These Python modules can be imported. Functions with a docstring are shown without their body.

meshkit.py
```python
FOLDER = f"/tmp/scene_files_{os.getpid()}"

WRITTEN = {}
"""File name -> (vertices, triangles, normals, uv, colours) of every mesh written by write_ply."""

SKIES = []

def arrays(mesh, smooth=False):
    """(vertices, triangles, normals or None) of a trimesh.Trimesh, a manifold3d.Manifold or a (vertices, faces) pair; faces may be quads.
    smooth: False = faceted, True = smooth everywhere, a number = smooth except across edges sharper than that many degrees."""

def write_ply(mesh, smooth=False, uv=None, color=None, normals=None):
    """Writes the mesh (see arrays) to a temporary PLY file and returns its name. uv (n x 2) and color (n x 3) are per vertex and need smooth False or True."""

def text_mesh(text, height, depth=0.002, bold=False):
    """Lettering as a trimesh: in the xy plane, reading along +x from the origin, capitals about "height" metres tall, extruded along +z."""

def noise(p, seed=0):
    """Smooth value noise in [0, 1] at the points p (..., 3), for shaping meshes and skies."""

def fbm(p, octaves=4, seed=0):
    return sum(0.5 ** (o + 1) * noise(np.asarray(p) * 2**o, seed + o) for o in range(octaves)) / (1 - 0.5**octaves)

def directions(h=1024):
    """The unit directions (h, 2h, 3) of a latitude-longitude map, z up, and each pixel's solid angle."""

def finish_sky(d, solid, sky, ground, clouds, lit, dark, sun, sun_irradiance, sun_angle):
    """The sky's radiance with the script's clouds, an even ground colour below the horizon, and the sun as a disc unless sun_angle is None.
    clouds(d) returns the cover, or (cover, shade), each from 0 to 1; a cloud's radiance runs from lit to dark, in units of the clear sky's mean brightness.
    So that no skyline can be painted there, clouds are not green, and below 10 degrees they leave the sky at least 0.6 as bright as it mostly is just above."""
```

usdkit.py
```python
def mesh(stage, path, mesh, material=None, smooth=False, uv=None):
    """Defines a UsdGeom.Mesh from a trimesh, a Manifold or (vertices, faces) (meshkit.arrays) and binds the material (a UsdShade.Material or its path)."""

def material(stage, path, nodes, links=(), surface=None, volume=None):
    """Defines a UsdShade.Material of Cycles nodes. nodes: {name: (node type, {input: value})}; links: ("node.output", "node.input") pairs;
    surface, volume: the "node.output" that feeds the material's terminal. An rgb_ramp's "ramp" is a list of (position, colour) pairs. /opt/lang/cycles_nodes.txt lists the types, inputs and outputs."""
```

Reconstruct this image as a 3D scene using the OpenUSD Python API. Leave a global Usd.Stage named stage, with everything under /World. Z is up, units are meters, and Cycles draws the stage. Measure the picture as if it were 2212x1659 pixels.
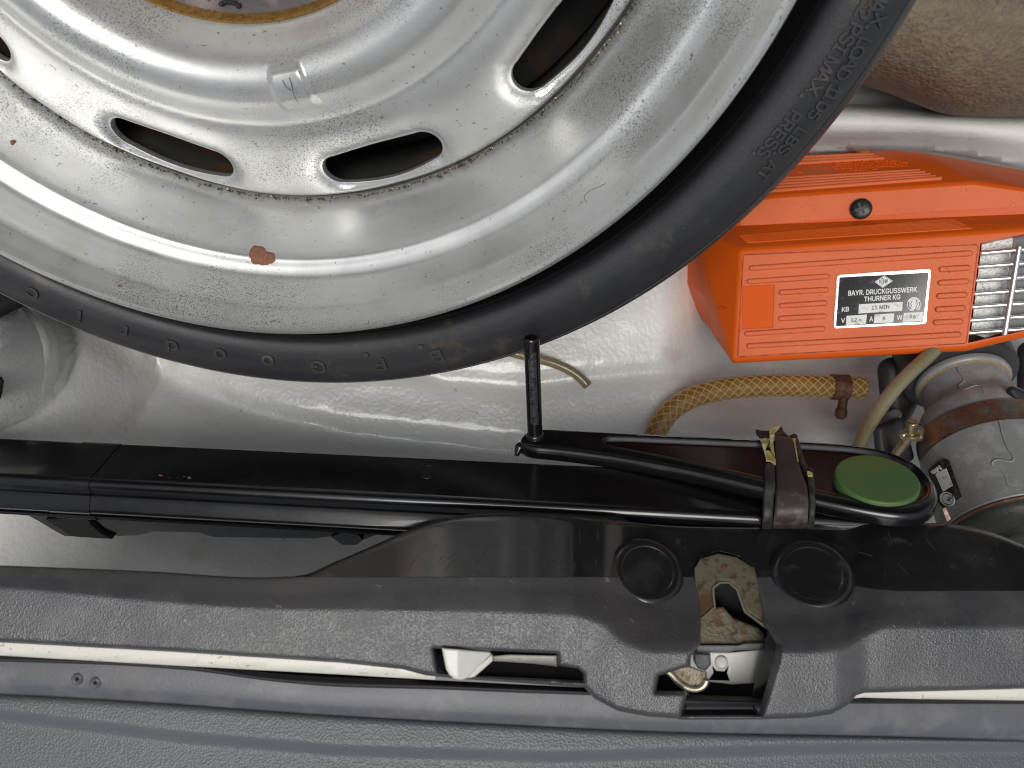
import math, random
import numpy as np, trimesh, shapely, manifold3d as m3
from shapely.geometry import Polygon, Point, LineString, box as sbox
from shapely import affinity
from scipy.spatial import Delaunay
from scipy.interpolate import PchipInterpolator
import usdkit, meshkit
from pxr import Usd, UsdGeom, UsdLux, UsdShade, Gf, Sdf
rng = np.random.default_rng(7); random.seed(7)
stage = Usd.Stage.CreateInMemory()
UsdGeom.SetStageUpAxis(stage, UsdGeom.Tokens.z); UsdGeom.SetStageMetersPerUnit(stage, 1.0)
stage.SetDefaultPrim(UsdGeom.Xform.Define(stage, '/World').GetPrim()); UsdGeom.Scope.Define(stage, '/World/Looks')
# ---------------------------------------------------------------- camera, sky, sun, exposure
TH = math.radians(8); HC = .5; FPX = 1750.
cam = UsdGeom.Camera.Define(stage, '/World/camera')
cam.AddTranslateOp().Set((0, 0, HC)); cam.AddRotateXOp().Set(8)
cam.CreateHorizontalApertureAttr(36.0); cam.CreateVerticalApertureAttr(27.0); cam.CreateFocalLengthAttr(36 * FPX / 2212)
cam.CreateClippingRangeAttr(Gf.Vec2f(.01, 100)); cam.CreateFStopAttr(13.0); cam.CreateFocusDistanceAttr(.345)
cam.CreateExposureAttr(0.46)
SUN = np.array([-.10, -.34, 1.0]); SUN /= np.linalg.norm(SUN)
sun = UsdLux.DistantLight.Define(stage, '/World/sun')
sun.CreateIntensityAttr(.4); sun.CreateAngleAttr(29.0); sun.CreateNormalizeAttr(True); sun.CreateColorAttr(Gf.Vec3f(1, .97, .93))
_z = Gf.Vec3d(*map(float, SUN)); _r = Gf.Rotation(Gf.Vec3d(0, 0, 1), _z)
sun.AddTransformOp().Set(Gf.Matrix4d(1).SetRotate(_r))
dome = UsdLux.DomeLight.Define(stage, '/World/sky'); dome.CreateIntensityAttr(1.0)
_sky = usdkit.material(stage, '/World/Looks/overcast_sky', {
    's': ('sky_texture', {'sky_type': 'single_scattering', 'sun_disc': False, 'sun_elevation': math.asin(SUN[2]), 'sun_rotation': math.atan2(SUN[0], SUN[1])}),
    'g': ('texture_coordinate', {}), 'n': ('noise_texture', {'scale': 2.2, 'detail': 4.0}),
    'r': ('rgb_ramp', {'ramp': [(0, (3.0, 3.1, 3.3)), (.45, (4.4, 4.5, 4.7)), (1, (7.2, 7.2, 7.2))]}),
    'x': ('separate_xyz', {}), 'h': ('map_range', {'from_min': 0., 'from_max': 1., 'to_min': .42, 'to_max': 1.45, 'clamp': True}), 'o': ('mix', {'mix_type': 'multiply', 'fac': 1.0}),
    'm': ('mix', {'fac': .80}), 'b': ('background_shader', {'strength': .06})},
    [('g.generated', 'n.vector'), ('n.fac', 'r.fac'), ('s.color', 'm.color1'), ('g.generated', 'x.vector'), ('x.z', 'h.value'), ('r.color', 'o.color1'), ('h.result', 'o.color2'), ('o.color', 'm.color2'), ('m.color', 'b.color')], surface='b.background')
UsdShade.MaterialBindingAPI.Apply(dome.GetPrim()).Bind(_sky)
dome.GetPrim().SetCustomDataByKey('kind', 'structure')
# ---------------------------------------------------------------- geometry tools
CW = np.array([0, 0, HC]); cT, sT = math.cos(TH), math.sin(TH)
M = np.array([[1, 0, 0], [0, -cT, -sT], [0, sT, -cT]])
nrm = lambda v: np.asarray(v, float) / np.linalg.norm(v)
cv = lambda v: np.asarray(v, float) @ M                      # a direction given in the view's axes, in the world's
def ray(p):
    p = np.atleast_2d(np.asarray(p, float))
    return np.stack([(p[:, 0] - 1106) / FPX, (p[:, 1] - 829.5) / FPX, np.ones(len(p))], 1) @ M
def at(p, Z):                                                # the point of the place seen there, Z metres away
    r = CW + ray(p) * np.broadcast_to(np.asarray(Z, float).reshape(-1, 1), (len(np.atleast_2d(p)), 1))
    return r if np.ndim(p) == 2 else r[0]
def onp(p, O, N):                                            # ... on a plane
    d = ray(p); t = ((O - CW) @ N) / (d @ N); r = CW + d * t[:, None]
    return r if np.ndim(p) == 2 else r[0]
def onz(p, z): return onp(p, np.array([0, 0, z]), np.array([0, 0, 1.]))
class Frame:
    def __init__(s, O, N, U):
        s.O = np.asarray(O, float); s.N = nrm(N); U = np.asarray(U, float); s.U = nrm(U - s.N * (U @ s.N)); s.V = np.cross(s.N, s.U)
    def px(s, p, h=0.):
        q = onp(np.atleast_2d(p), s.O + s.N * h, s.N) - s.O; r = np.stack([q @ s.U, q @ s.V], 1)
        return r if np.ndim(p) == 2 else r[0]
    def w(s, uv, h=0.):
        uv = np.atleast_2d(uv); return s.O + uv[:, :1] * s.U + uv[:, 1:2] * s.V + np.broadcast_to(np.asarray(h, float).reshape(-1, 1), (len(uv), 1)) * s.N
def TM(v, f):
    t = trimesh.Trimesh(np.asarray(v, float), np.asarray(f, int), process=False)
    if np.einsum('ij,ij->i', t.vertices[t.faces[:, 0]], np.cross(t.vertices[t.faces[:, 1]], t.vertices[t.faces[:, 2]])).sum() < 0: t.invert()
    return t
def cat(l): return trimesh.util.concatenate(l)
def quads(n, m, cu=False, cw=False):
    a, b = np.meshgrid(np.arange(n if cu else n - 1), np.arange(m if cw else m - 1), indexing='ij'); a, b = a.ravel(), b.ravel(); a2, b2 = (a + 1) % n, (b + 1) % m
    q = np.stack([a * m + b, a2 * m + b, a2 * m + b2, a * m + b2], 1)
    return np.vstack([q[:, [0, 1, 2]], q[:, [0, 2, 3]]])
def rings(R, caps=True):                                     # rows of closed rings, n x m x 3
    R = np.asarray(R, float); n, m = R.shape[:2]; v = R.reshape(-1, 3); f = quads(n, m, False, True)
    if caps:
        v = np.vstack([v, R[0].mean(0), R[-1].mean(0)]); i = np.arange(m); j = (i + 1) % m
        f = np.vstack([f, np.stack([np.full(m, n * m), j, i], 1), np.stack([np.full(m, n * m + 1), (n - 1) * m + i, (n - 1) * m + j], 1)])
    return TM(v, f)
def smooth_path(P, n):
    P = np.asarray(P, float); t = np.r_[0, np.cumsum(np.linalg.norm(np.diff(P, axis=0), axis=1))]
    from scipy.interpolate import CubicSpline
    return CubicSpline(t, P)(np.linspace(0, t[-1], n))
def frames(P):
    T = np.gradient(P, axis=0); T /= np.linalg.norm(T, axis=1)[:, None]
    a = nrm(np.cross(T[0], [0.31, .2, .93])); A = []
    for t in T:
        a = nrm(a - t * (a @ t)); A.append(a)
    A = np.array(A); return T, A, np.cross(T, A)
def tube(P, r, n=16, caps=True):
    P = np.asarray(P, float); T, A, B = frames(P); th = np.arange(n) / n * 2 * np.pi; r = np.broadcast_to(np.asarray(r, float), (len(P),))
    return rings(P[:, None] + r[:, None, None] * (np.cos(th)[None, :, None] * A[:, None] + np.sin(th)[None, :, None] * B[:, None]), caps)
def lathe(prof, n=96, a0=0, a1=2 * np.pi, closed=False):      # profile (r, z) round local z
    prof = np.asarray(prof, float); full = abs(a1 - a0 - 2 * np.pi) < 1e-6
    th = np.linspace(a0, a1, n, endpoint=not full)
    R = np.stack([prof[:, 0][None] * np.cos(th)[:, None], prof[:, 0][None] * np.sin(th)[:, None], np.broadcast_to(prof[:, 1], (n, len(prof)))], -1)
    return TM(R.reshape(-1, 3), quads(n, len(prof), full, closed))
def fine(prof, k=6):
    prof = np.asarray(prof, float); t = np.r_[0, np.cumsum(np.linalg.norm(np.diff(prof, axis=0), axis=1))]
    return PchipInterpolator(t, prof)(np.unique(np.concatenate([np.linspace(a, b, k + 1) for a, b in zip(t[:-1], t[1:])])))
def place(mesh, O, Z, X=(1, .01, 0)):
    f = Frame(O, Z, X); v = np.asarray(mesh.vertices); return TM(f.O + v[:, :1] * f.U + v[:, 1:2] * f.V + v[:, 2:3] * f.N, mesh.faces)
SPH = trimesh.creation.icosphere(2).vertices
def hull(pts, r):
    pts = np.atleast_2d(pts); r = np.broadcast_to(np.asarray(r, float), (len(pts),))
    return m3.Manifold.hull_points(np.concatenate([p + SPH * q for p, q in zip(pts, r)]))
def mt(man):
    m = man.to_mesh(); return trimesh.Trimesh(np.asarray(m.vert_properties[:, :3], float), np.asarray(m.tri_verts), process=False)
def tri2d(poly, h, ringsin=(), extra=()):
    P = []
    def along(ls, hh=None):
        hh = hh or h; L = ls.length; n = max(3, int(np.ceil(L / hh))); c = [np.array(ls.interpolate(i * L / n).coords[0]) for i in range(n)]
        v = np.array(ls.coords)[:-1]; return np.vstack([c, v])
    rg = [poly.exterior] + list(poly.interiors)
    for r in rg: P.append(along(r, h * .45 if ringsin else h))
    lim = 0
    for k in ringsin:
        q = poly.buffer(-k)
        for g in getattr(q, 'geoms', [q]):
            if not g.is_empty:
                P.append(along(g.exterior, h * .45)); P += [along(r, h * .45) for r in g.interiors]
        lim = max(lim, k)
    for q in extra:
        for k in getattr(q, 'geoms', [q]): P.append(along(k.exterior, h * .5))
    x0, y0, x1, y1 = poly.bounds
    g = np.stack(np.meshgrid(np.arange(x0, x1 + h, h), np.arange(y0, y1 + h, h)), -1).reshape(-1, 2); g[:, 0] += (np.round((g[:, 1] - y0) / h) % 2) * h / 2
    ins = poly.buffer(-lim - h * .5)
    if not ins.is_empty:
        g = g[shapely.contains_xy(ins, g[:, 0], g[:, 1])]
        for q in extra: g = g[shapely.distance(shapely.points(g), q.boundary) > h * .4]
        P.append(g)
    P = np.vstack(P); _, i = np.unique(np.round(P / (h * .02)).astype(np.int64), axis=0, return_index=True); P = P[np.sort(i)]
    T = Delaunay(P).simplices; c = P[T].mean(1); T = T[shapely.contains_xy(poly, c[:, 0], c[:, 1])]
    a = P[T]; ar = (a[:, 1, 0] - a[:, 0, 0]) * (a[:, 2, 1] - a[:, 0, 1]) - (a[:, 1, 1] - a[:, 0, 1]) * (a[:, 2, 0] - a[:, 0, 0])
    T = T[np.abs(ar) > (h * h) * 1e-4]; ar = ar[np.abs(ar) > (h * h) * 1e-4]; T[ar < 0] = T[ar < 0][:, ::-1]
    return P, T
def slab(poly, h, top, bottom, ringsin=(), extra=()):                  # top, bottom: (N,2) -> (N,3)
    P, T = tri2d(poly, h, ringsin, extra); a, b = top(P), bottom(P); n = len(P)
    E = np.vstack([T[:, [0, 1]], T[:, [1, 2]], T[:, [2, 0]]]); key = {}
    for e in map(tuple, E): key[e] = 1
    B = np.array([e for e in key if (e[1], e[0]) not in key])
    f = np.vstack([T, T[:, ::-1] + n, np.stack([B[:, 1], B[:, 0], B[:, 0] + n], 1), np.stack([B[:, 1], B[:, 0] + n, B[:, 1] + n], 1)])
    return TM(np.vstack([a, b]), f)
def edge(P, poly): return shapely.distance(shapely.points(P), poly.boundary)
def rnd(d, r): d = np.clip(d / r, 0, 1); return np.sqrt(np.maximum(0, 1 - (1 - d) ** 2))
def sst(x, a, b): t = np.clip((x - a) / (b - a), 0, 1); return t * t * (3 - 2 * t)
def plate(fr, poly_uv, h0, h1, r=0., h=.002, steps=4):       # a plate on a frame from height h0 to h1, its upper edge rounded by r
    rr = [r * (1 - math.cos(k * math.pi / 2 / steps)) for k in range(1, steps + 1)] if r else []
    return slab(poly_uv, h, lambda P: fr.w(P, h1 - (r * (1 - rnd(edge(P, poly_uv), r)) if r else 0)), lambda P: fr.w(P, h0), rr)
def stadium(a, b, r): return LineString([a, b]).buffer(r, 8)
def chaikin(p, n=2, closed=True):
    p = np.asarray(p, float)
    for _ in range(n):
        q = np.roll(p, -1, 0); p = np.stack([.75 * p + .25 * q, .25 * p + .75 * q], 1).reshape(-1, 2)
    return p
fbm = meshkit.fbm
# ---------------------------------------------------------------- prims
used = {}
def numbered(path):
    k = used.get(path, -1) + 1; used[path] = k
    return path if k == 0 else f'{path}_{k:03d}'
def meta(p, label=None, cat_=None, group=None, kind=None):
    for k, v in (('label', label), ('category', cat_), ('group', group), ('kind', kind)):
        if v: p.SetCustomDataByKey(k, v)
ORG = {}
def thing(name, label, cat_, base, group=None):
    path = numbered('/World/' + name); x = UsdGeom.Xform.Define(stage, path); x.AddTranslateOp().Set(tuple(map(float, base))); ORG[path] = np.asarray(base, float)
    meta(x.GetPrim(), label, cat_, group); return path
def part(parent, name, mesh, m, smooth=35, label=None, kind=None):
    path = numbered(parent + '/' + name); root = '/'.join(path.split('/')[:3]); o = ORG.get(root, np.zeros(3))
    if hasattr(mesh, 'to_mesh'): mesh = mt(mesh)
    t = trimesh.Trimesh(np.asarray(mesh.vertices) - o, mesh.faces, process=False)
    p = usdkit.mesh(stage, path, t, LOOK[m], smooth=smooth); meta(p.GetPrim(), label, None, None, kind); return path
def solo(name, mesh, m, label=None, cat_=None, kind=None, smooth=35):
    path = numbered('/World/' + name); base = np.asarray(mesh.vertices).mean(0); 
    t = trimesh.Trimesh(np.asarray(mesh.vertices) - base, mesh.faces, process=False)
    p = usdkit.mesh(stage, path, t, LOOK[m], smooth=smooth); UsdGeom.Xformable(p).AddTranslateOp().Set(tuple(map(float, base))); meta(p.GetPrim(), label, cat_, None, kind); return path
LOOK = {}
def look(name, base, rough=.5, metal=0., spots=(), bump=(), coat=0., spec=.5, rvar=0., trans=0., ior=1.45, sss=0.):
    """spots: (scale, lo, hi, colour, mask scale or 0, mask lo, mask hi, strength); bump: (noise|voronoi, scale, distance, strength)"""
    nd = {'g': ('geometry', {}), 'p': ('principled_bsdf', dict(base_color=base, roughness=rough, metallic=metal, coat_weight=coat, coat_roughness=.08, specular_ior_level=spec, transmission_weight=trans, ior=ior, subsurface_weight=sss, subsurface_scale=.004))}
    ln = []; cur = None
    for i, s in enumerate(spots):
        sc, lo, hi, col, ms, mlo, mhi, k = s
        nd[f'n{i}'] = ('noise_texture', {'scale': float(sc), 'detail': 3.0, 'roughness': .6}); ln.append(('g.position', f'n{i}.vector'))
        nd[f'r{i}'] = ('map_range', {'from_min': lo, 'from_max': hi, 'to_min': 0., 'to_max': k, 'clamp': True}); ln.append((f'n{i}.fac', f'r{i}.value')); f = f'r{i}.result'
        if ms:
            nd[f'k{i}'] = ('noise_texture', {'scale': float(ms), 'detail': 2.0}); ln.append(('g.position', f'k{i}.vector'))
            nd[f'l{i}'] = ('map_range', {'from_min': mlo, 'from_max': mhi, 'clamp': True}); ln.append((f'k{i}.fac', f'l{i}.value'))
            nd[f'q{i}'] = ('math', {'math_type': 'multiply'}); ln += [(f, f'q{i}.value1'), (f'l{i}.result', f'q{i}.value2')]; f = f'q{i}.value'
        nd[f'm{i}'] = ('mix', {'color1': base, 'color2': col}); ln.append((f, f'm{i}.fac'))
        if cur: ln.append((cur, f'm{i}.color1'))
        cur = f'm{i}.color'
    if cur: ln.append((cur, 'p.base_color'))
    if rvar:
        nd['rn'] = ('noise_texture', {'scale': 60., 'detail': 4.}); nd['rr'] = ('map_range', {'from_min': .3, 'from_max': .7, 'to_min': max(.02, rough - rvar), 'to_max': rough + rvar, 'clamp': True})
        ln += [('g.position', 'rn.vector'), ('rn.fac', 'rr.value'), ('rr.result', 'p.roughness')]
    prev = None
    for i, (kind, sc, dist, st) in enumerate(bump):
        if kind == 'voronoi': nd[f'b{i}'] = ('voronoi_texture', {'scale': float(sc)}); o = f'b{i}.distance'
        else: nd[f'b{i}'] = ('noise_texture', {'scale': float(sc), 'detail': 3.}); o = f'b{i}.fac'
        nd[f'u{i}'] = ('bump', {'strength': st, 'distance': dist}); ln += [('g.position', f'b{i}.vector'), (o, f'u{i}.height')]
        if prev: ln.append((prev, f'u{i}.normal'))
        prev = f'u{i}.normal'
    if prev: ln.append((prev, 'p.normal'))
    LOOK[name] = usdkit.material(stage, '/World/Looks/' + name, nd, ln, surface='p.BSDF')
dirt = (.10, .095, .085); rust = (.11, .045, .02)
look('silver_paint', (.655, .66, .65), .36, .72, [(1500, .515, .62, (.12, .115, .10), 20, .46, .62, .8), (700, .50, .62, (.70, .69, .66), 26, .45, .6, .45), (420, .66, .72, (.16, .12, .09), 0, 0, 1, .8), (35, .5, .75, (.52, .51, .465), 0, 0, 1, .6)], [('noise', 2600, .00008, .25)], rvar=.05)
look('silver_edge', (.66, .66, .64), .3, .75, [(900, .6, .66, (.2, .18, .15), 0, 0, 1, .7)])
look('rust_primer', (.20, .085, .045), .7, 0, [(1200, .5, .6, (.30, .15, .09), 0, 0, 1, .6)], [('noise', 1500, .0003, .6)])
look('dark_shade_dirt', (.05, .05, .048), .6, .2, [(60, .5, .65, (.12, .07, .03), 0, 0, 1, .6)])  # crumbs and joint dirt; in the rim well it paints the shade
look('hub_zinc', (.62, .51, .45), .33, .8, [(900, .60, .66, (.12, .10, .12), 0, 0, 1, .85), (25, .50, .60, (.17, .15, .15), 0, 0, 1, .85)], [('noise', 1800, .0002, .4)])
look('amber_grease', (.22, .12, .022), .35, .2, [(500, .45, .65, (.10, .05, .012), 0, 0, 1, .8)], [('noise', 900, .0004, .5)])
look('black_wax', (.012, .012, .014), .6)
look('tyre_rubber', (.025, .0262, .029), .45, 0, [(1700, .68, .72, (.30, .29, .26), 26, .45, .6, .75), (30, .45, .7, (.035, .035, .038), 0, 0, 1, .8), (55, .63, .72, (.09, .07, .045), 0, 0, 1, .5)], [('noise', 900, .0002, .35)], rvar=.06)
look('lettering_lit_rubber', (.040, .041, .043), .5, 0, [(60, .58, .68, (.10, .085, .055), 0, 0, 1, .7)])  # paler than the tyre: shading of the raised letters put into the colour
look('groove_shade_rubber', (.006, .006, .006), .6)  # blacker than the tyre: the shade of the groove put into the colour
look('pink_metal', (.36, .17, .13), .5, .2, [(300, .5, .6, (.55, .5, .46), 0, 0, 1, .6)])
look('white_paint', (.72, .72, .69), .27, 0, [(16, .5, .72, (.64, .63, .58), 0, 0, 1, .7), (600, .70, .74, (.2, .17, .12), 14, .5, .6, .8), (130, .70, .75, (.34, .25, .15), 0, 0, 1, .6), (45, .60, .72, (.58, .56, .49), 0, 0, 1, .6)], [('noise', 45, .004, .14), ('noise', 420, .0012, .28)], coat=.5)
look('white_gloss', (.66, .65, .60), .3, 0, [(400, .60, .68, (.25, .18, .11), 60, .42, .6, .9)], [('noise', 150, .001, .3)])
look('cream_flange', (.70, .68, .60), .38, 0, [(500, .60, .68, (.26, .17, .08), 40, .48, .62, .85), (900, .66, .7, (.1, .08, .06), 0, 0, 1, .6)])
look('orange_shell', (.66, .098, .006), .36, 0, [(900, .69, .74, (.12, .05, .03), 0, 0, 1, .6)], [('noise', 1600, .00012, .3)], spec=.3)
look('orange_chalk', (.72, .150, .045), .6, 0, [(1100, .60, .68, (.22, .07, .04), 40, .38, .58, .85), (30, .45, .7, (.64, .122, .034), 0, 0, 1, .8)], [('noise', 1400, .0002, .4)])
look('orange_pad', (.72, .105, .010), .65, 0, [(900, .68, .73, (.15, .05, .03), 0, 0, 1, .6)], spec=.2)
look('orange_dirt_shade', (.20, .045, .018), .7, 0, [(160, .42, .60, (.58, .11, .03), 0, 0, 1, .85)])  # dark orange: dirt in the seam, and shade painted along the ribs
look('black_screw', (.015, .015, .016), .35, .3, [(700, .55, .65, (.06, .06, .06), 0, 0, 1, .7)])
look('aluminium', (.78, .78, .77), .3, .85, [(1400, .62, .68, (.15, .14, .12), 0, 0, 1, .5)])
look('oxid_aluminium', (.36, .36, .35), .45, .7, [(1300, .52, .62, (.09, .088, .08), 0, 0, 1, .7)], [('noise', 900, .0003, .5)])
look('grille_dark', (.035, .033, .034), .3, .7)
look('plate_black', (.010, .010, .011), .12, 0, [(260, .58, .66, (.10, .10, .11), 0, 0, 1, .55), (1500, .70, .73, (.3, .3, .3), 0, 0, 1, .7)], coat=.1)
look('print_white', (.80, .80, .78), .45)
look('print_box', (.74, .74, .71), .35, 0, [(250, .55, .62, (.42, .42, .40), 0, 0, 1, .7)])
look('print_grey', (.09, .09, .095), .5)
look('black_enamel', (.0028, .0028, .0035), .27, 0, [(1300, .72, .75, (.2, .19, .17), 0, 0, 1, .5)], [('noise', 200, .0006, .05)], coat=.45, spec=.5, rvar=.05)
look('maroon_enamel', (.016, .0045, .0045), .22, 0, [(900, .72, .75, (.16, .12, .1), 0, 0, 1, .5)], coat=.3)
look('bare_steel', (.10, .095, .10), .38, .7, [(500, .5, .6, (.03, .028, .03), 0, 0, 1, .8)])
look('green_plastic', (.055, .150, .048), .52, 0, [(240, .54, .66, (.085, .12, .045), 30, .4, .6, .7), (40, .42, .68, (.115, .145, .035), 0, 0, 1, .75), (1200, .68, .73, (.04, .07, .02), 0, 0, 1, .6)], [('noise', 1200, .0001, .3)])
look('strap_rubber', (.024, .021, .022), .55, 0, [(120, .48, .62, (.07, .06, .062), 0, 0, 1, .7), (1500, .66, .72, (.2, .17, .12), 30, .45, .6, .7)], [('noise', 700, .0004, .5)])
look('strap_brown', (.050, .034, .036), .5, 0, [(180, .52, .62, (.12, .095, .10), 50, .4, .6, .75), (70, .5, .65, (.03, .024, .027), 0, 0, 1, .7)], [('noise', 900, .0003, .4)])
look('torn_fibre', (.50, .37, .12), .5, 0, [(300, .5, .62, (.72, .64, .42), 0, 0, 1, .8), (200, .6, .68, (.2, .12, .03), 0, 0, 1, .7)], sss=.2)
look('amber_hose', (.36, .19, .042), .25, 0, [(60, .45, .65, (.46, .28, .09), 0, 0, 1, .7)], trans=.25, sss=.3, coat=.4)
look('hose_thread', (.58, .42, .19), .5)
look('clear_tube', (.29, .25, .14), .22, 0, [(50, .45, .65, (.38, .335, .21), 0, 0, 1, .7)], trans=.4, sss=.3, coat=.5)
look('brown_clamp', (.12, .06, .035), .55, .3, [(400, .5, .6, (.2, .11, .06), 0, 0, 1, .7)], [('noise', 700, .0004, .5)])
look('clamp_band', (.24, .12, .075), .35, .7, [(70, .48, .6, (.25, .23, .20), 0, 0, 1, .8), (700, .6, .66, (.05, .04, .03), 0, 0, 1, .8)])
look('yellow_zinc', (.40, .33, .23), .32, .85, [(200, .5, .62, (.26, .2, .08), 0, 0, 1, .8)])
look('zinc_tan', (.19, .167, .118), .45, .55, [(350, .5, .62, (.10, .072, .038), 0, 0, 1, .85), (60, .56, .66, (.15, .065, .025), 0, 0, 1, .7)], [('noise', 900, .0004, .5)])
look('zinc_edge', (.62, .56, .42), .3, .8)
look('blower_plastic', (.25, .253, .25), .42, .1, [(120, .5, .62, (.34, .345, .34), 0, 0, 1, .7), (1100, .64, .70, (.05, .05, .05), 0, 0, 1, .7)], [('noise', 600, .0003, .35)])
look('blower_dark', (.028, .028, .03), .5, 0, [(50, .5, .65, (.05, .045, .04), 0, 0, 1, .7)])
look('blower_cap', (.055, .055, .05), .5, 0, [(300, .5, .65, (.09, .085, .075), 0, 0, 1, .6)], [('noise', 500, .0006, .4)])
look('ochre_dirt', (.30, .19, .07), .7, 0, [(500, .5, .6, (.18, .15, .11), 0, 0, 1, .8)], [('noise', 900, .0006, .6)])
look('panel_grain', (.045, .047, .054), .42, 0, [(70, .48, .66, (.082, .082, .085), 0, 0, 1, .8), (9, .42, .62, (.080, .078, .074), 0, 0, 1, .6), (900, .66, .71, (.26, .23, .18), 25, .48, .6, .65), (260, .70, .73, (.32, .31, .29), 0, 0, 1, .7)], [('voronoi', 1900, .00022, .6)], spec=1.0, rvar=.07)
look('panel_smooth', (.009, .009, .010), .3, 0, [(85, .60, .70, (.060, .057, .052), 14, .45, .6, .7), (45, .54, .68, (.035, .032, .03), 0, 0, 1, .5)], coat=.45, rvar=.08)
look('bumper_grain', (.100, .108, .121), .42, 0, [(40, .45, .65, (.112, .118, .128), 0, 0, 1, .8), (7, .4, .62, (.125, .127, .128), 0, 0, 1, .5), (1100, .70, .74, (.32, .3, .26), 0, 0, 1, .7)], [('voronoi', 1350, .00025, .6)], spec=.6)
look('bumper_band', (.105, .108, .120), .42, 0, [(60, .48, .62, (.16, .16, .17), 0, 0, 1, .7), (22, .52, .66, (.13, .125, .11), 0, 0, 1, .6)], [('noise', 900, .0002, .3)])
look('black_rubber', (.025, .025, .027), .6, 0, (), [('noise', 900, .0003, .4)])
look('shade_black', (.004, .004, .004), .8)  # black put in for the shade inside holes and gaps
look('brown_pad', (.155, .120, .082), .65, 0, [(130, .45, .62, (.195, .152, .106), 0, 0, 1, .8), (420, .58, .68, (.095, .070, .048), 0, 0, 1, .7), (1500, .70, .74, (.5, .46, .4), 0, 0, 1, .6)], [('voronoi', 420, .0012, .5), ('noise', 900, .0008, .4)])
look('black_felt', (.004, .004, .004), .9, 0, (), [('noise', 1500, .0006, .7)])
look('shaded_bonnet_paint', (.07, .07, .066), .4)  # darker than the body paint: shade of the underside put into the colour
look('scratch', (.045, .043, .04), .6)
# ================================================================ THE SETTING
FZ = .035
_fx = onz([(-700, 560), (100, 640), (200, 705), (280, 770), (383, 848), (567, 915), (737, 953), (1000, 985), (1300, 1012), (1700, 1045), (2900, 1120)], FZ)
_rx = onz([(-900, 560), (300, 600), (700, 740), (960, 815), (1120, 826), (1480, 792), (1900, 780), (2900, 700)], FZ)
DRUM = onz((-55, 800), FZ + .05)
def soft(d, w): return w * np.logaddexp(0, d / w)
def floor_z(x, y):
    d = np.interp(x, _fx[:, 0], _fx[:, 1]) - y; e = y - np.interp(x, _rx[:, 0], _rx[:, 1])
    z = FZ + .60 * soft(d - .006, .009) - .25 * soft(d - .12, .01) + .16 * soft(e, .012) + .30 * soft(y - .30, .02)
    z = z - .055 * sst(x, .085, .15) * sst(y, .035, .085) - .0042 * np.exp(-((d + .003) / .0095) ** 2) - .0022 * np.exp(-((e + .002) / .006) ** 2)
    r = np.hypot(x - DRUM[0], y - DRUM[1]); P = np.stack([x, y, 0 * x], 1)
    h = .05 * (1 - sst(r, .0395, .0440)) + .022 * (1 - sst(r, .048, .074)) + .006 * (1 - sst(r, .069, .072))
    z = z + h + .0025 * (1 - sst(r, .036, .044)) * (fbm(P * 60) + .6 * np.abs(fbm(P * np.array([40, 90, 1]) + 7)))
    a = onz((880, 905), FZ); q = np.hypot((x - a[0]) / .062, (y - a[1]) / .020); z = z - .0003 * (1 - sst(q, .7, 1.05))     # a shallow round dimple
    b = onz((318, 811), FZ); z = z - .0008 * (1 - sst(np.hypot(x - b[0], y - b[1]), .0025, .0038))
    return z + .0011 * fbm(P * 28 + 3) + .00035 * fbm(P * np.array([90, 170, 1]) + 11)
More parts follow.
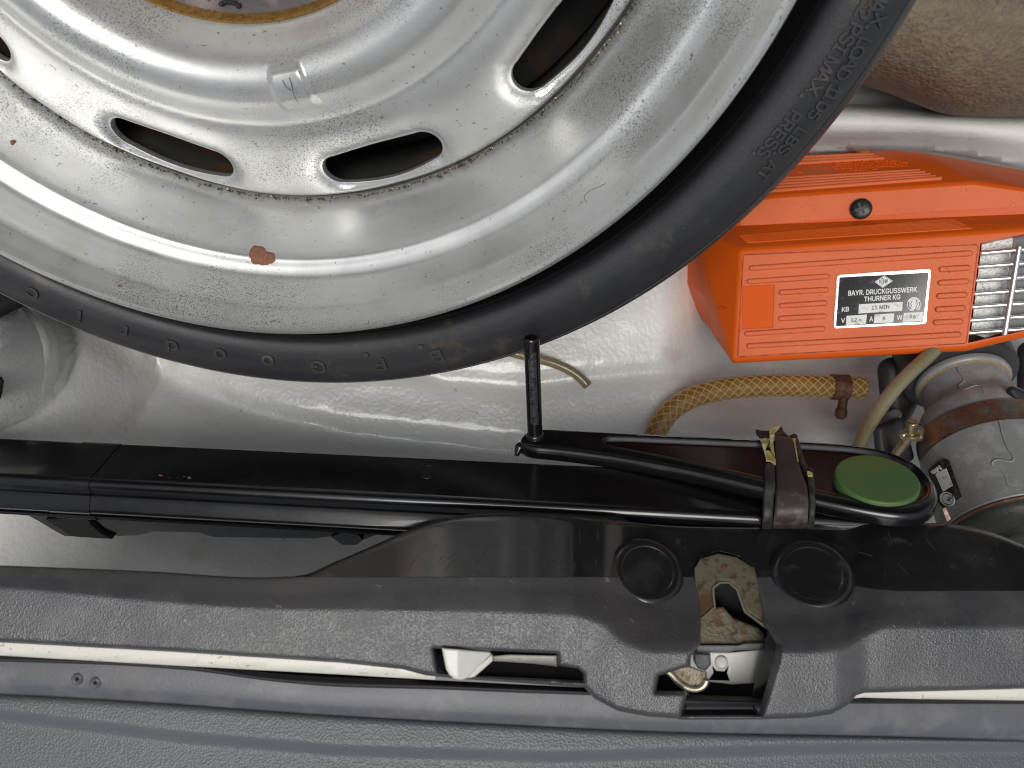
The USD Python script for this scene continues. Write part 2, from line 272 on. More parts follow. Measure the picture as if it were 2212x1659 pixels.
gx = np.unique(np.r_[np.linspace(-.75, -.36, 14), np.arange(-.36, .38, .0022), np.linspace(.38, .75, 14)]); gy = np.unique(np.r_[np.linspace(-.20, -.13, 8), np.arange(-.13, .20, .0022), np.linspace(.20, .75, 60)])
GX, GY = np.meshgrid(gx, gy, indexing='ij'); GZ = floor_z(GX.ravel(), GY.ravel())
v = np.stack([GX.ravel(), GY.ravel(), GZ], 1); f = quads(len(gx), len(gy)); c = np.cross(v[f[0, 1]] - v[f[0, 0]], v[f[0, 2]] - v[f[0, 0]])
_fl = trimesh.Trimesh(v, f if c[2] > 0 else f[:, ::-1], process=False)
usdkit.mesh(stage, '/World/trunk_floor', _fl, LOOK['white_paint'], smooth=True); meta(stage.GetPrimAtPath('/World/trunk_floor'), 'white painted luggage compartment floor with folds and a round raised drum at left', 'floor', None, 'structure')
dp_ = Polygon([(.0440 * math.cos(t) * (1 + .012 * math.sin(5 * t)), .0440 * math.sin(t) * (1 + .012 * math.sin(5 * t))) for t in np.linspace(0, 2 * math.pi, 120)[:-1]])
def drumtop(P):
    w = P + DRUM[:2]; P3 = np.c_[w * 55, 0 * w[:, 0]]; k = np.abs(fbm(P3 * np.array([1.2, .55, 1]) + 4)); return np.c_[w, FZ + .0600 - .0040 * (1 - rnd(edge(P, dp_), .006)) + .0030 * fbm(P3 * .7) - .0060 * np.exp(-(k / .10) ** 2)]
solo('drum_top', slab(dp_, .0022, drumtop, lambda P: np.c_[P + DRUM[:2], np.full(len(P), FZ + .0500)], (.0012, .0028, .005)), 'white_paint', 'white painted round raised drum top with wrinkled paint at the left', 'body part', smooth=True)
# the painted cross beam at the upper right
bp = Polygon([(1640, 215), (2600, 262), (2600, 432), (2330, 392), (2212, 364), (2090, 336), (1995, 326), (1780, 330), (1600, 345)])
def beamZ(P):
    x, y = P[:, 0], P[:, 1]; lo = np.interp(x, [1600, 1780, 1995, 2090, 2212, 2330, 2600], [345, 330, 326, 336, 364, 392, 432]); hi = np.interp(x, [1640, 2600], [222, 265]); t = np.clip((y - hi) / (lo - hi), 0, 1)
    return .475 - .020 * rnd(t, .22) + .030 * sst(t, .35, 1.0) ** 1.3
solo('cross_beam', slab(bp, 12, lambda P: at(P, beamZ(P)), lambda P: at(P, .55)), 'white_paint', 'white painted sheet metal cross beam above the orange compressor', 'body beam')
# brown padding
pp = Polygon(chaikin([(1690, -260), (1700, 60), (1780, 150), (1850, 182), (1915, 200), (1975, 224), (2030, 246), (2110, 254), (2250, 252), (2500, 225), (2700, -260)], 2))
def padZ(P):
    d = edge(P, pp); q = at(P, .4); return .455 - .085 * rnd(d, 330) ** .8 + .0035 * fbm(q * 38) + .0010 * fbm(q * 170)
solo('brown_padding', slab(pp, 7, lambda P: at(P, padZ(P)), lambda P: at(P, .475), (2, 6, 12, 20, 32)), 'brown_pad', 'brown pebbled padding bulging down beside the tyre above the white beam', 'padding', smooth=True)
# black felt scraps at the left edge
fp = Polygon([(-220, 560), (-60, 570), (60, 645), (48, 664), (24, 674), (-10, 692), (-220, 730)])
solo('black_felt', slab(fp, 10, lambda P: at(P, .385 - .006 * rnd(edge(P, fp), 25)), lambda P: at(P, .41)), 'black_felt', 'black felt corner tucked under the tyre at the left', 'felt')
fp2 = Polygon([(-80, 806), (4, 814), (9, 824), (5, 848), (1, 862), (-80, 870)])
solo('black_felt_strip', slab(fp2, 5, lambda P: at(P, .368 - .003 * rnd(edge(P, fp2), 6)), lambda P: at(P, .38)), 'black_felt', 'small scrap of black felt on the round white drum', 'felt')
# ================================================================ SPARE WHEEL
AX = nrm(cv([-.1181, .584, -.8030])); WC = np.array([-.1064, -.1894, .224]) @ M + CW
W = Frame(WC, AX, (1, 0, 0))
wheel = thing('spare_wheel', 'space saver spare wheel with dusty silver steel rim and black tyre', 'wheel', WC)
def wl(p, z): return W.px(p, z)
def pol(p, z): q = wl(p, z); return math.hypot(*q), math.atan2(q[1], q[0])
def wmesh(m): v = np.asarray(m.vertices); return TM(W.O + v[:, :1] * W.U + v[:, 1:2] * W.V + v[:, 2:3] * W.N, m.faces)
A0, A1 = math.radians(-205), math.radians(25)
dp = fine([(.0905, -.0345), (.0935, -.0312), (.0985, -.0245), (.1035, -.0200), (.1090, -.0182), (.1150, -.0195), (.1210, -.0243), (.1262, -.0305), (.1286, -.0328), (.1315, -.0333), (.1390, -.0358), (.1500, -.0408), (.1600, -.0460), (.1655, -.0500), (.1678, -.0530)], 8)
DZ = lambda r: np.interp(r, dp[:, 0], dp[:, 1])
bump_c = wl((630, 197), -.0185); bfr = math.atan2(bump_c[1], bump_c[0])
def disc_poly():
    th = np.linspace(0, 2 * np.pi, 400)[:-1]; o = Polygon(.1678 * np.stack([np.cos(th), np.sin(th)], 1), [.0905 * np.stack([np.cos(th), np.sin(th)], 1)])
    s = []
    for c in (-144.7, -108.0, -72.6, -37.8, -2.5, 32, 67, 103, 139, 177):
        t = np.radians(np.linspace(c - 7.3, c + 7.3, 21)); arc = LineString(.1545 * np.stack([np.cos(t), np.sin(t)], 1)); g = arc.buffer(.0074, 10)
        k_ = (.0074 + .0018 * np.cos(np.linspace(-1, 1, 21) * np.pi / 2))[:, None]; cs = np.stack([np.cos(t), np.sin(t)], 1); ch = Polygon(np.vstack([(.1545 - k_) * cs, ((.1545 + k_) * cs)[::-1]])); s.append(g.union(ch).simplify(.00005))
    return o, s
o_, slots = disc_poly(); sl = shapely.unary_union(slots); dpoly = o_.difference(sl); slb = sl.boundary
def discz(P, under=False):
    r = np.hypot(P[:, 0], P[:, 1]); z = DZ(r); d = shapely.distance(shapely.points(P), slb)
    z = z - .0034 * np.exp(-(d / .0028) ** 2) - .0012 * np.exp(-(d / .0075) ** 2)
    a = np.arctan2(P[:, 1], P[:, 0]); tx = (a - bfr) * .113; ty = r - .1135
    b = (1 - sst(np.abs(tx) + .0008 * (ty / .009) ** 2, .0060, .0080)) * (1 - sst(np.abs(ty + .0005), .0066, .0100)); z = z + .0015 * b
    e = np.clip((r - .1655) / .0023, 0, 1); z = z - .002 * e ** 2
    P3 = np.stack([P[:, 0], P[:, 1], z], 1) * 40; return z + .00018 * fbm(P3)
ww = lambda P, z: W.w(P, z)
def bpoly(ax_, ay_):
    q = np.array([(ax_ * (1 - .10 * (v / ay_) ** 2) * sx, v) for sx, vs in ((1, np.linspace(-ay_, ay_, 9)), (-1, np.linspace(ay_, -ay_, 9))) for v in vs]); a = bfr + q[:, 0] / .113; r = .1135 + q[:, 1]; return Polygon(np.stack([r * np.cos(a), r * np.sin(a)], 1))
bumps = [bpoly(.0072 + k, .0088 + k) for k in (-.0021, -.0014, -.0007, 0, .0007, .0014, .0021)]
part(wheel, 'wheel_disc', slab(dpoly, .0021, lambda P: ww(P, discz(P)), lambda P: ww(P, discz(P) - .0036), (.0004, .0010, .0018, .0028), bumps), 'silver_paint', 60)
bar = fine([(.1655, -.0580), (.1680, -.0584), (.1698, -.0562), (.1730, -.0505), (.1790, -.0405), (.1832, -.0328), (.1849, -.0298), (.1866, -.0276), (.1900, -.0262), (.1930, -.0240), (.1952, -.0198), (.1976, -.0138), (.1992, -.0094), (.1999, -.0082), (.2012, -.0056), (.2028, -.0022), (.2042, .0002)], 6)
back = np.array([(.1655, -.0580), (.1640, -.075), (.1655, -.105), (.185, -.125), (.190, -.16)])
rim = part(wheel, 'rim', wmesh(lathe(bar[::-1], 420)), 'silver_paint', True); part(wheel, 'shaded_rim_well', wmesh(lathe(np.vstack([back, [(.16, -.165), (.03, -.165)]]), 240)), 'dark_shade_dirt', True)  # the well is closed and coloured dark to paint the shade behind the slots
part(wheel, 'rim_lip', wmesh(lathe(fine([(.2042, .0002), (.2062, .0001), (.2078, -.0008), (.2084, -.0024), (.2079, -.0042), (.2050, -.0060), (.2010, -.0080)], 3), 420)), 'silver_edge', True)
# chipped paint: bare brown primer, thin flakes following the rim
def patch(cpx, z, rad, seed, name):
    r0, a0 = pol(cpx, z); n = 40; g = np.random.default_rng(seed); th = np.linspace(0, 2 * np.pi, n, endpoint=False)
    k = 1 + .16 * np.sin(2 * th + g.uniform(0, 6)) + .14 * np.sin(3 * th + g.uniform(0, 6)) + .05 * np.sin(7 * th + g.uniform(0, 6)) + .035 * g.standard_normal(n)
    rz = np.cumsum(np.r_[0, np.linalg.norm(np.diff(bar, axis=0), axis=1)]); s0 = np.interp(r0, bar[:, 0], rz)
    pg = Polygon(np.stack([np.cos(th) * k * rad[0], np.sin(th) * k * rad[1]], 1))
    def f(P, o):
        s = s0 + P[:, 1]; r, zz = np.interp(s, rz, bar[:, 0]), np.interp(s, rz, bar[:, 1]); a = a0 + P[:, 0] / r0; h = .00035 * rnd(edge(P, pg), .0004) * o
        return W.w(np.stack([np.cos(a) * (r - h), np.sin(a) * (r - h)], 1), zz + h)
    part(wheel, name, slab(pg, .0008, lambda P: f(P, 1.), lambda P: f(P, -1.)), 'rust_primer', True)
patch((577, 536), -.036, (.0056, .0047), 3, 'paint_chip'); patch((27, 308), -.036, (.0012, .0013), 5, 'paint_chip'); patch((276, 458), -.04, (.0007, .0009), 8, 'paint_chip'); patch((270, 605), -.01, (.0010, .0009), 9, 'paint_chip')
# hub
hp = fine([(.0915, -.0352), (.0905, -.0330), (.0893, -.0345), (.0880, -.0378)], 4)
part(wheel, 'grease_ring', wmesh(lathe(hp, 240)), 'amber_grease', True)
hub = part(wheel, 'hub_cap', wmesh(lathe(fine([(.0885, -.0375), (.083, -.0372), (.078, -.0362), (.060, -.036), (.0001, -.0355)], 4), 200)), 'hub_zinc', True)
wp = [wl(p, -.0365) for p in ((477, 12), (480, 7), (490, 5), (500, 5), (508, 8), (515, 13), (519, 15))]
part(wheel, 'wax_mark', tube(W.w(smooth_path(np.array(wp), 30), -.0365 + 0 * np.arange(30)), .00085 + .0002 * np.sin(np.arange(30)), 10), 'black_wax', True)
part(wheel, 'joint_grime', wmesh(lathe([(.1664, -.0545), (.1680, -.0547), (.1690, -.0570), (.1686, -.0582)], 420)), 'dark_shade_dirt', True)
# crumbs and lint caught in the joint of disc and rim
cr = []; g = np.random.default_rng(4)
for k in range(900):
    a = math.radians(g.uniform(-160, 5)); r = .1690 + abs(g.normal(0, .0007)); s = g.uniform(.0001, .00034)
    if g.random() < .08: s *= 1.7
    m = trimesh.creation.icosphere(1); m.vertices *= s * g.uniform(.5, 1.6, 3); m.vertices += .3 * s * g.standard_normal(m.vertices.shape)
    m.apply_translation((r * math.cos(a), r * math.sin(a), -.0545 + g.uniform(-.0008, .0012))); cr.append(m)
part(wheel, 'joint_crumbs', wmesh(cat(cr[:780])), 'dark_shade_dirt', False, 'dark crumbs caught between disc and rim', 'stuff'); part(wheel, 'pale_crumbs', wmesh(cat(cr[780:])), 'torn_fibre', False, 'pale crumbs caught between disc and rim', 'stuff')
def hair(pts, z, r=.00007):
    q = np.array([[*wl(p, z(p) if callable(z) else z), (z(p) if callable(z) else z)] for p in pts]); q = smooth_path(q, 24)
    part(wheel, 'hair', tube(W.w(q[:, :2], q[:, 2] + .0004), r, 6), 'black_wax', True)
hair([(1268, 436), (1264, 420), (1274, 412), (1295, 402), (1310, 394)], -.0035, .00009); hair([(836, 432), (845, 448), (850, 462)], -.050); hair([(1335, 118), (1342, 140), (1348, 172)], -.045)
hair([(625, 167), (632, 190), (638, 210), (645, 220)], -.0166, .00011); hair([(611, 172), (622, 190), (630, 195)], -.0166, .0001)
# tyre
tp = fine([(.2203, -.0240), (.2205, -.0178), (.2211, -.0157), (.2226, -.0143), (.2262, -.0128), (.2301, -.0122), (.2350, -.0127), (.2400, -.0146), (.2440, -.0172), (.2452, -.0184), (.2456, -.0182), (.2461, -.0194), (.2475, -.0210), (.2500, -.0258), (.2514, -.0310), (.2519, -.0365), (.2521, -.0450), (.2521, -.0950), (.2470, -.115), (.235, -.13)], 5)
ty = lathe(tp, 900); vv = np.asarray(ty.vertices); rr_ = np.hypot(vv[:, 0], vv[:, 1]); aa = np.arctan2(vv[:, 1], vv[:, 0])
k = np.exp(-((rr_ - .2517) / .0006) ** 2) * (vv[:, 2] < -.028) * .00035 * (np.sin(aa * 320) + .6 * np.sin(aa * 97)); ty.vertices = vv * np.stack([1 + k / rr_, 1 + k / rr_, np.ones(len(k))], 1) + .0002 * fbm(vv * 30)[:, None] * np.array([0, 0, 1])
part(wheel, 'bead_groove', wmesh(lathe(fine([(.2035, -.0072), (.2055, -.0130), (.2066, -.0400), (.2100, -.0440), (.2180, -.0440), (.2198, -.0400), (.22035, -.0200)], 3), 420)), 'groove_shade_rubber', True)
tyre = part(wheel, 'tyre', wmesh(ty), 'tyre_rubber', True)
_s = tp[tp[:, 0].searchsorted(.2205):]; TZ = lambda r: np.interp(r, tp[30:90, 0], tp[30:90, 1])
tor = [i for i in range(len(tp)) if tp[i, 1] > -.0175 and tp[i, 0] > .2203]; TR = tp[tor]; TZ = lambda r: np.interp(r, TR[:, 0], TR[:, 1])
def letters(chars, hgt, wid, depth=.0010):
    out = []
    for ch, p in chars:
        m = meshkit.text_mesh(ch, 1.0, .1, bold=True) if ch != '.' else trimesh.creation.box((.28, .28, .1), transform=trimesh.transformations.translation_matrix((.14, .14, .05)))
        m = m.subdivide_to_size(.3) if hasattr(m, 'subdivide_to_size') else m
        v = np.asarray(m.vertices).copy(); v[:, 0] -= (v[:, 0].min() + v[:, 0].max()) / 2; v[:, 1] -= .5; r0, a0 = pol(p, -.0135)
        r = r0 + v[:, 1] * hgt; a = a0 - v[:, 0] * wid / r0; z = TZ(r) - .0003 + np.where(v[:, 2] > .05, depth + .0003, 0)
        out.append(trimesh.Trimesh(np.stack([r * np.cos(a), r * np.sin(a), z], 1), m.faces, process=False))
    return wmesh(cat(out))
for word in ([('B', (944, 765)), ('.', (914, 755))], [('F', (824, 783)), ('.', (795, 772))], [('G', (690, 788)), ('o', (582, 777)), ('o', (479, 763)), ('d', (376, 745)), ('r', (272, 712)), ('i', (176, 679)), ('c', (74, 632)), ('h', (-20, 585))]):
    part(tyre, 'raised_lettering', letters(word, .0066, .0078), 'lettering_lit_rubber', False)
for word in ([('M', (1910, -16)), ('A', (1893, 12)), ('X', (1898 - 2, 42)), ('.', (1880, 60))], [('L', (1865, 91)), ('O', (1851, 112)), ('A', (1838, 136)), ('D', (1821, 159))], [('1', (1800, 193)), ('1', (1793, 208)), ('0', (1776, 230)), ('5', (1758, 248))], [('L', (1727, 285)), ('B', (1710, 304)), ('S', (1694, 323)), ('.', (1679, 333))], [('A', (1665, 358)), ('T', (1648, 376))],
             [('3', (1872, 5)), ('2', (1860, 25))], [('P', (1843, 60)), ('S', (1826, 82)), ('I', (1812, 102))], [('M', (1790, 136)), ('A', (1774, 162)), ('X', (1756, 188)), ('.', (1738, 207))], [('P', (1714, 247)), ('R', (1698, 266)), ('E', (1681, 286)), ('S', (1665, 306)), ('S', (1649, 325)), ('.', (1634, 332))]):
    part(tyre, 'raised_lettering', letters(word, .0046, .0048), 'lettering_lit_rubber', False)
# ================================================================ ORANGE COMPRESSOR
CO = at((1840, 650), .405); CN = nrm(-(ray((1840, 650))[0]) / 1 + cv([.02, -.03, 0])); CU = onp((2106, 640), CO, CN) - onp((1606, 672), CO, CN)
C = Frame(CO, CN, CU)
comp = thing('air_compressor', 'orange plastic tyre compressor with a black rating plate', 'air compressor', C.w([[0, -.02]], -.05)[0])
def uv(pts, h=0.): return C.px(np.array(pts, float), h)
def inset(pts, h, r):
    q = Polygon(uv(pts, h)).buffer(-r, join_style=2); c = np.array(q.exterior.coords)[:-1]; return C.w(c, h - r)
RA = .0036; D1 = -.021; D2 = -.058
fA = [(1588, 531), (2117, 514), (2340, 474), (2340, 700), (2088, 759), (1573, 786)]
pa, pb, pc = C.w(uv([(1640, 529)]), 0)[0], C.w(uv([(2080, 515)]), 0)[0], C.w(uv([(1800, 479)], D1), D1)[0]
RN = np.cross(pb - pa, pc - pa); RN = nrm(RN * np.sign(RN @ (CW - pa))); R = Frame(pa, RN, pb - pa)
_cl = [tuple(C.px(np.array([[0, 0.]])) * 0)] and [C.O + C.U * ((q - C.O) @ C.U) + C.V * ((q - C.O) @ C.V) + CN * D1 for q in (pc + nrm(np.cross(RN, CN)) * t for t in (-.072, .125, -.125, .072))]
_cl = sorted(_cl, key=lambda q: (q - C.O) @ C.U); _cl = [q for q in _cl if -.085 < (q - C.O) @ C.U]
bA = [(2340, 680), (2100, 745), (1590, 768), (1538, 720)]
slabA = m3.Manifold.hull_points(np.concatenate([np.concatenate([p + SPH * RA for p in inset(fA, 0, RA)]), np.array([_cl[0], _cl[-1]]), C.w(uv(bA, D1), D1)]))
fB = [(1560, 438), (1675, 415), (2101, 385), (2212, 401), (2340, 428), (2340, 640), (2090, 730), (1580, 765), (1520, 640)]
bB = [(1480, 420), (1640, 343), (1924, 325), (1995, 330), (2212, 368), (2340, 398), (2340, 640), (2090, 700), (1570, 742), (1517, 692), (1468, 598)]
slabB = m3.Manifold.hull_points(np.concatenate([np.concatenate([p + SPH * RA for p in inset(fB, D1, RA)]), C.w(uv(bB, D2), D2)]))
gr = [(2118, 524), (2420, 466), (2420, 670), (2091, 741)]
gp = uv(gr); recess = m3.Manifold.hull_points(np.vstack([C.w(gp, .01), C.w(gp, -.017)]))
HOUSE = mt((slabA + slabB) - recess); part(comp, 'housing', HOUSE, 'orange_shell', 40)
def hit(mesh, p):
    d = ray(p); tr = np.asarray(mesh.vertices)[mesh.faces]; e1, e2 = tr[:, 1] - tr[:, 0], tr[:, 2] - tr[:, 0]; N_ = np.cross(e1, e2); N_ /= np.linalg.norm(N_, axis=1)[:, None] + 1e-15; out, no = [], []
    for q in d:
        h = np.cross(q, e2); a = np.einsum('ij,ij->i', e1, h); a = np.where(np.abs(a) < 1e-14, 1e-14, a); sv = CW - tr[:, 0]; u = np.einsum('ij,ij->i', sv, h) / a; k = np.cross(sv, e1); w = k @ q / a; t = np.einsum('ij,ij->i', e2, k) / a
        t = np.where((u >= -1e-6) & (w >= -1e-6) & (u + w <= 1 + 1e-6) & (t > 0), t, 9.); i = t.argmin(); out.append(CW + q * t[i]); no.append(N_[i] * (-np.sign(N_[i] @ q)))
    return np.array(out), np.array(no)
def ridge(a, b, r, lift, n=9):
    P_, N_ = hit(HOUSE, np.array(a) + (np.array(b) - np.array(a)) * np.linspace(0, 1, n)[:, None]); return tube(P_ + N_ * lift, r, 8)
# chalky front panel, raised a little, with its ribs
fpoly = Polygon(uv([(1606, 551), (2112, 529), (2086, 741), (1594, 770)])).buffer(-.001).buffer(.001, 6)
sq = Polygon(uv([(1604.5, 619), (1671.5, 616), (1668, 706.5), (1602.5, 710)]))
part(comp, 'panel_groove', plate(C, fpoly.buffer(.00045).difference(fpoly.buffer(-.0002)), -.0008, .00012, 0, .004), 'orange_dirt_shade', 30)
part(comp, 'front_panel', plate(C, fpoly.difference(sq.buffer(.0002)), -.0005, .0005, .0003, .003, 2), 'orange_chalk', 30)
part(comp, 'square_pad', plate(C, sq, -.0005, .00025, .0002, .003, 2), 'orange_pad', 30)
z2 = lambda x, y: (1426.4 + .35515 * x, 301.7 + .35515 * y)
gl = []
for a, b in (((540, 783), (1898, 690)), ((527, 864), (1028, 831)), ((722, 930), (1024, 912)), ((722, 1011), (1015, 993)), ((718, 1088), (1010, 1073)), ((513, 1181), (1003, 1149)), ((526, 1255), (1828, 1184)),
             ((1692, 789), (1885, 779)), ((1686, 872), (1874, 861)), ((1679, 952), (1866, 942)), ((1671, 1033), (1854, 1023)), ((1658, 1112), (1839, 1104))):
    p, q = uv([z2(*a), z2(*b)]); e = nrm(q - p) * .0013
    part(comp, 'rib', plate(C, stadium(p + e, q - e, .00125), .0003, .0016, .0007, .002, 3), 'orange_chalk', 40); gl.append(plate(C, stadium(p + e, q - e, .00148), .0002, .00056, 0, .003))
part(comp, 'rib_shade_grime', cat(gl), 'orange_dirt_shade', 30)  # outlines round the ribs: edge shade painted in, with some dirt
# chalky screw face
S1 = Frame(C.w([[0, 0]], D1)[0], CN, CU); suv = lambda p, h=0: S1.px(np.array(p, float), h)
sp = Polygon(suv([(1600, 438), (1675, 428), (2101, 399), (2140, 404), (2212, 414), (2340, 436), (2340, 438), (2212, 446), (1959, 461), (1600, 490)])); part(comp, 'screw_face', plate(S1, sp, -.0005, .0003, .0002, .004, 2), 'orange_chalk', 30)
hd = mt(m3.Manifold.revolve(m3.CrossSection([[(0, 0), (.0053, 0), (.0053, .0018), (.0049, .0026), (.0038, .0031), (0, .0034)]]), 48)); m_ = m3.Manifold.revolve(m3.CrossSection([[(0, 0), (.0053, 0), (.0053, .0018), (.0049, .0026), (.0038, .0031), (0, .0034)]]), 48)
for a in (20, 110): m_ = m_ - m3.Manifold.cube((.0062, .0015, .003), True).rotate((0, 0, a)).translate((0, 0, .0036))
part(comp, 'screw', place(mt(m_), S1.w(suv([(1860, 452)]), .0003)[0], CN + CU * .3, CU), 'black_screw', 25)
# fine ribs on the step between the faces
for t in np.linspace(.04, .96, 9): part(comp, 'step_rib', ridge((1597 + 18 * t, 509 + 16 * t), (2059 + 42 * t, 473 + 21 * t), .00055, .00005, 16), 'orange_shell', True)
# ribs and raised small print on the top face
ta, tb, tc = [C.w(uv([p], h), h)[0] for p, h in (((1690, 412), D1 - RA), ((2095, 382), D1 - RA), ((1924, 327), D2))]
TN = np.cross(tb - ta, tc - ta); TN = nrm(TN * np.sign(TN @ (CW - ta))); T = Frame(ta, TN, tb - ta)
z3 = lambda x, y: (3000 * .5486 + x * .1984, 580 * .5486 + y * .1984)
for y0, y1, x1 in ((483, 341, 1955), (445, 318, 1893), (412, 297, 1836), (380, 275, 1778), (350, 254, 1720), (200, 125, 1335), (160, 105, 1270), (128, 80, 1215), (95, 58, 1160)):
    part(comp, 'top_rib', ridge(z3(-60, y0 + (y0 - y1) * .04 + 4), z3(x1, y1), .0011 if y1 != 341 and y1 != 125 else .0013, .0001), 'orange_chalk', True)
tx = []; g = np.random.default_rng(12)
for row, (x0, x1, yy) in enumerate(((650, 1390, 160), (740, 1480, 185), (745, 1580, 212), (790, 1585, 240), (850, 1260, 268), (880, 960, 290), (250, 560, 318), (240, 430, 290), (250, 420, 262))):
    x = x0
    while x < x1:
        l = g.uniform(10, 30); tx.append(ridge(z3(x, yy - (x - 800) * .05), z3(x + l, yy - (x + l - 800) * .05 + g.uniform(-14, 14)), .00035, .0001, 2)); x += l * .55 + g.uniform(2, 10)
part(comp, 'raised_small_print', cat(tx), 'orange_shell', 30)
# end seam
part(comp, 'shell_seam', tube(C.w(uv([(1555, 664), (1572, 668)], -.004), np.array([-.0034, -.0012])), .0004, 6), 'orange_shell', True)
# grille
part(comp, 'grille_back', mt(m3.Manifold.hull_points(np.vstack([C.w(uv([(2121, 528), (2189, 512), (2158, 722), (2095, 738)], -.012), -.012), C.w(uv([(2121, 528), (2189, 512), (2158, 722), (2095, 738)], -.0165), -.0165)]))), 'oxid_aluminium', 20)
part(comp, 'grille_back', mt(m3.Manifold.hull_points(np.vstack([C.w(uv([(2189, 512), (2420, 466), (2420, 668), (2158, 722)], -.0155), -.0155), C.w(uv([(2189, 512), (2420, 466), (2420, 668), (2158, 722)], -.0168), -.0168)]))), 'grille_dark', 20)
z4 = lambda x, y: (1920.1 + .1984 * x, 493.7 + .1984 * y)
for (x, y), ye in (((1040, 268), 228), ((1008, 413), 380), ((985, 563), 530), ((965, 710), 672), ((943, 853), 815), ((918, 998), 958), ((885, 1138), 1095)):
    a = np.array(z4(x - 25, y)); b = np.array(z4(2300, ye + (ye - y) * 830 / (1471 - x))); f0 = C.w(uv([a, b], -.003), -.003); f1 = C.w(uv([a, b], -.003), -.0118)
    part(comp, 'grille_bar', mt(hull(np.vstack([f0, f1]), [.0012, .0012, .0006, .0006])), 'aluminium', 40)
a, b = C.w(uv([z4(1418, 205), z4(1262, 1150)], -.002), -.002); part(comp, 'grille_upright', mt(hull(np.array([a, b]), .00135)), 'aluminium', 40)
# rating plate
z5 = lambda x, y: (1777.4 + .124 * x, 559.6 + .124 * y)
pl0 = Polygon(uv([z5(240, 270), z5(1890, 165), z5(1800, 1135), z5(175, 1215)])).buffer(-.0014).buffer(.0014, 8)
pl1 = Polygon(uv([z5(292, 322), z5(1842, 236), z5(1748, 1095), z5(228, 1172)])).buffer(-.0005).buffer(.0005, 8)
rp = part(comp, 'rating_plate', plate(C, pl0, .0003, .0011, .0003, .003, 2), 'aluminium', 30)
part(rp, 'plate_field', plate(C, pl1, .0009, .00122, 0, .003), 'plate_black', 20)
UPV = np.array([4., -118.]) / 118.
def write(txt, a, b, h, mname, bold=False, lift=.0014):
    m = meshkit.text_mesh(txt, 1.0, .1, bold=bold); v = np.asarray(m.vertices); w = v[:, 0].max() - v[:, 0].min(); x = (v[:, 0] - v[:, 0].min()) / w; a, b = np.array(z5(*a)), np.array(z5(*b))
    p = a + x[:, None] * (b - a) + v[:, 1:2] * h * .124 * UPV; q = C.px(p); return trimesh.Trimesh(C.w(q, np.where(v[:, 2] > .05, lift + .0001, lift - .0001)), m.faces, process=False)
bx = lambda pts: Polygon(uv([z5(*p) for p in pts]))
for pts in (((632, 788), (1388, 748), (1378, 902), (618, 950)), ((412, 990), (770, 966), (748, 1132), (402, 1152)), ((900, 966), (1242, 946), (1226, 1104), (885, 1120)), ((1410, 940), (1752, 920), (1738, 1080), (1384, 1098))):
    part(rp, 'value_box', plate(C, bx(pts), .0011, .00135, 0, .003), 'print_box', 20)
for t, a, b, h, mm, bo in (('BAYR. DRUCKGUSSWERK', (440, 640), (1635, 572), 84, 'print_white', True), ('THURNER KG', (715, 742), (1345, 700), 82, 'print_white', True), ('KB', (330, 920), (455, 912), 78, 'print_white', True), ('V', (318, 1112), (385, 1106), 78, 'print_white', True), ('A', (808, 1084), (872, 1080), 78, 'print_white', True), ('W', (1285, 1060), (1380, 1054), 78, 'print_white', True),
                         ('15 MIN', (850, 886), (1155, 866), 70, 'print_grey', False), ('12 =', (495, 1096), (665, 1084), 64, 'print_grey', False), ('8', (1042, 1068), (1085, 1065), 64, 'print_grey', False), ('96', (1505, 1044), (1610, 1038), 66, 'print_grey', False)):
    part(rp, 'printed_text', write(t, a, b, h, mm, bo, .0016 if mm == 'print_grey' else .0014), mm, False)
dm = bx(((900, 402), (1062, 290), (1218, 382), (1042, 502))); part(rp, 'diamond_emblem', plate(C, dm, .0011, .00135, 0, .003), 'print_white', 20)
part(rp, 'emblem_outline', plate(C, dm.buffer(-.0003).difference(dm.buffer(-.00042)), .0012, .00143, 0, .003), 'print_grey', 20)
for t, a, b, h in (('B', (980, 422), (1005, 420), 56), ('D', (1022, 450), (1058, 446), 112), ('H', (1060, 430), (1090, 427), 74), ('W', (1090, 428), (1132, 408), 66)): part(rp, 'emblem_letter', write(t, a, b, h, 0, False, .00155), 'print_grey', False)
ec = np.array((1585, 785)); sg = []
for r0, r1, t0, t1 in ((118, 92, 200, 338), (122, 112, 95, 200), (122, 112, 342, 420), (84, 64, 60, 300), (84, 64, 310, 400), (48, 28, 0, 360)):
    th = np.radians(np.linspace(t0, t1, 40)); q = np.vstack([ec + r0 * np.stack([np.cos(th), np.sin(th)], 1), ec + r1 * np.stack([np.cos(th), np.sin(th)], 1)[::-1]]); sg.append(plate(C, bx([tuple(x) for x in q]).buffer(0), .0011, .00135, 0, .004))
sg.append(plate(C, bx(((1560, 705), (1608, 700), (1600, 870), (1548, 875))), .0011, .0014, 0, .003)); sg.append(plate(C, bx(((1515, 870), (1585, 862), (1585, 888), (1512, 894))), .0011, .00138, 0, .003))
part(rp, 'test_mark', cat(sg), 'print_white', 20); part(rp, 'printed_text', write('N', (1625, 885), (1685, 882), 70, 0, True, .0016), 'print_white', False)
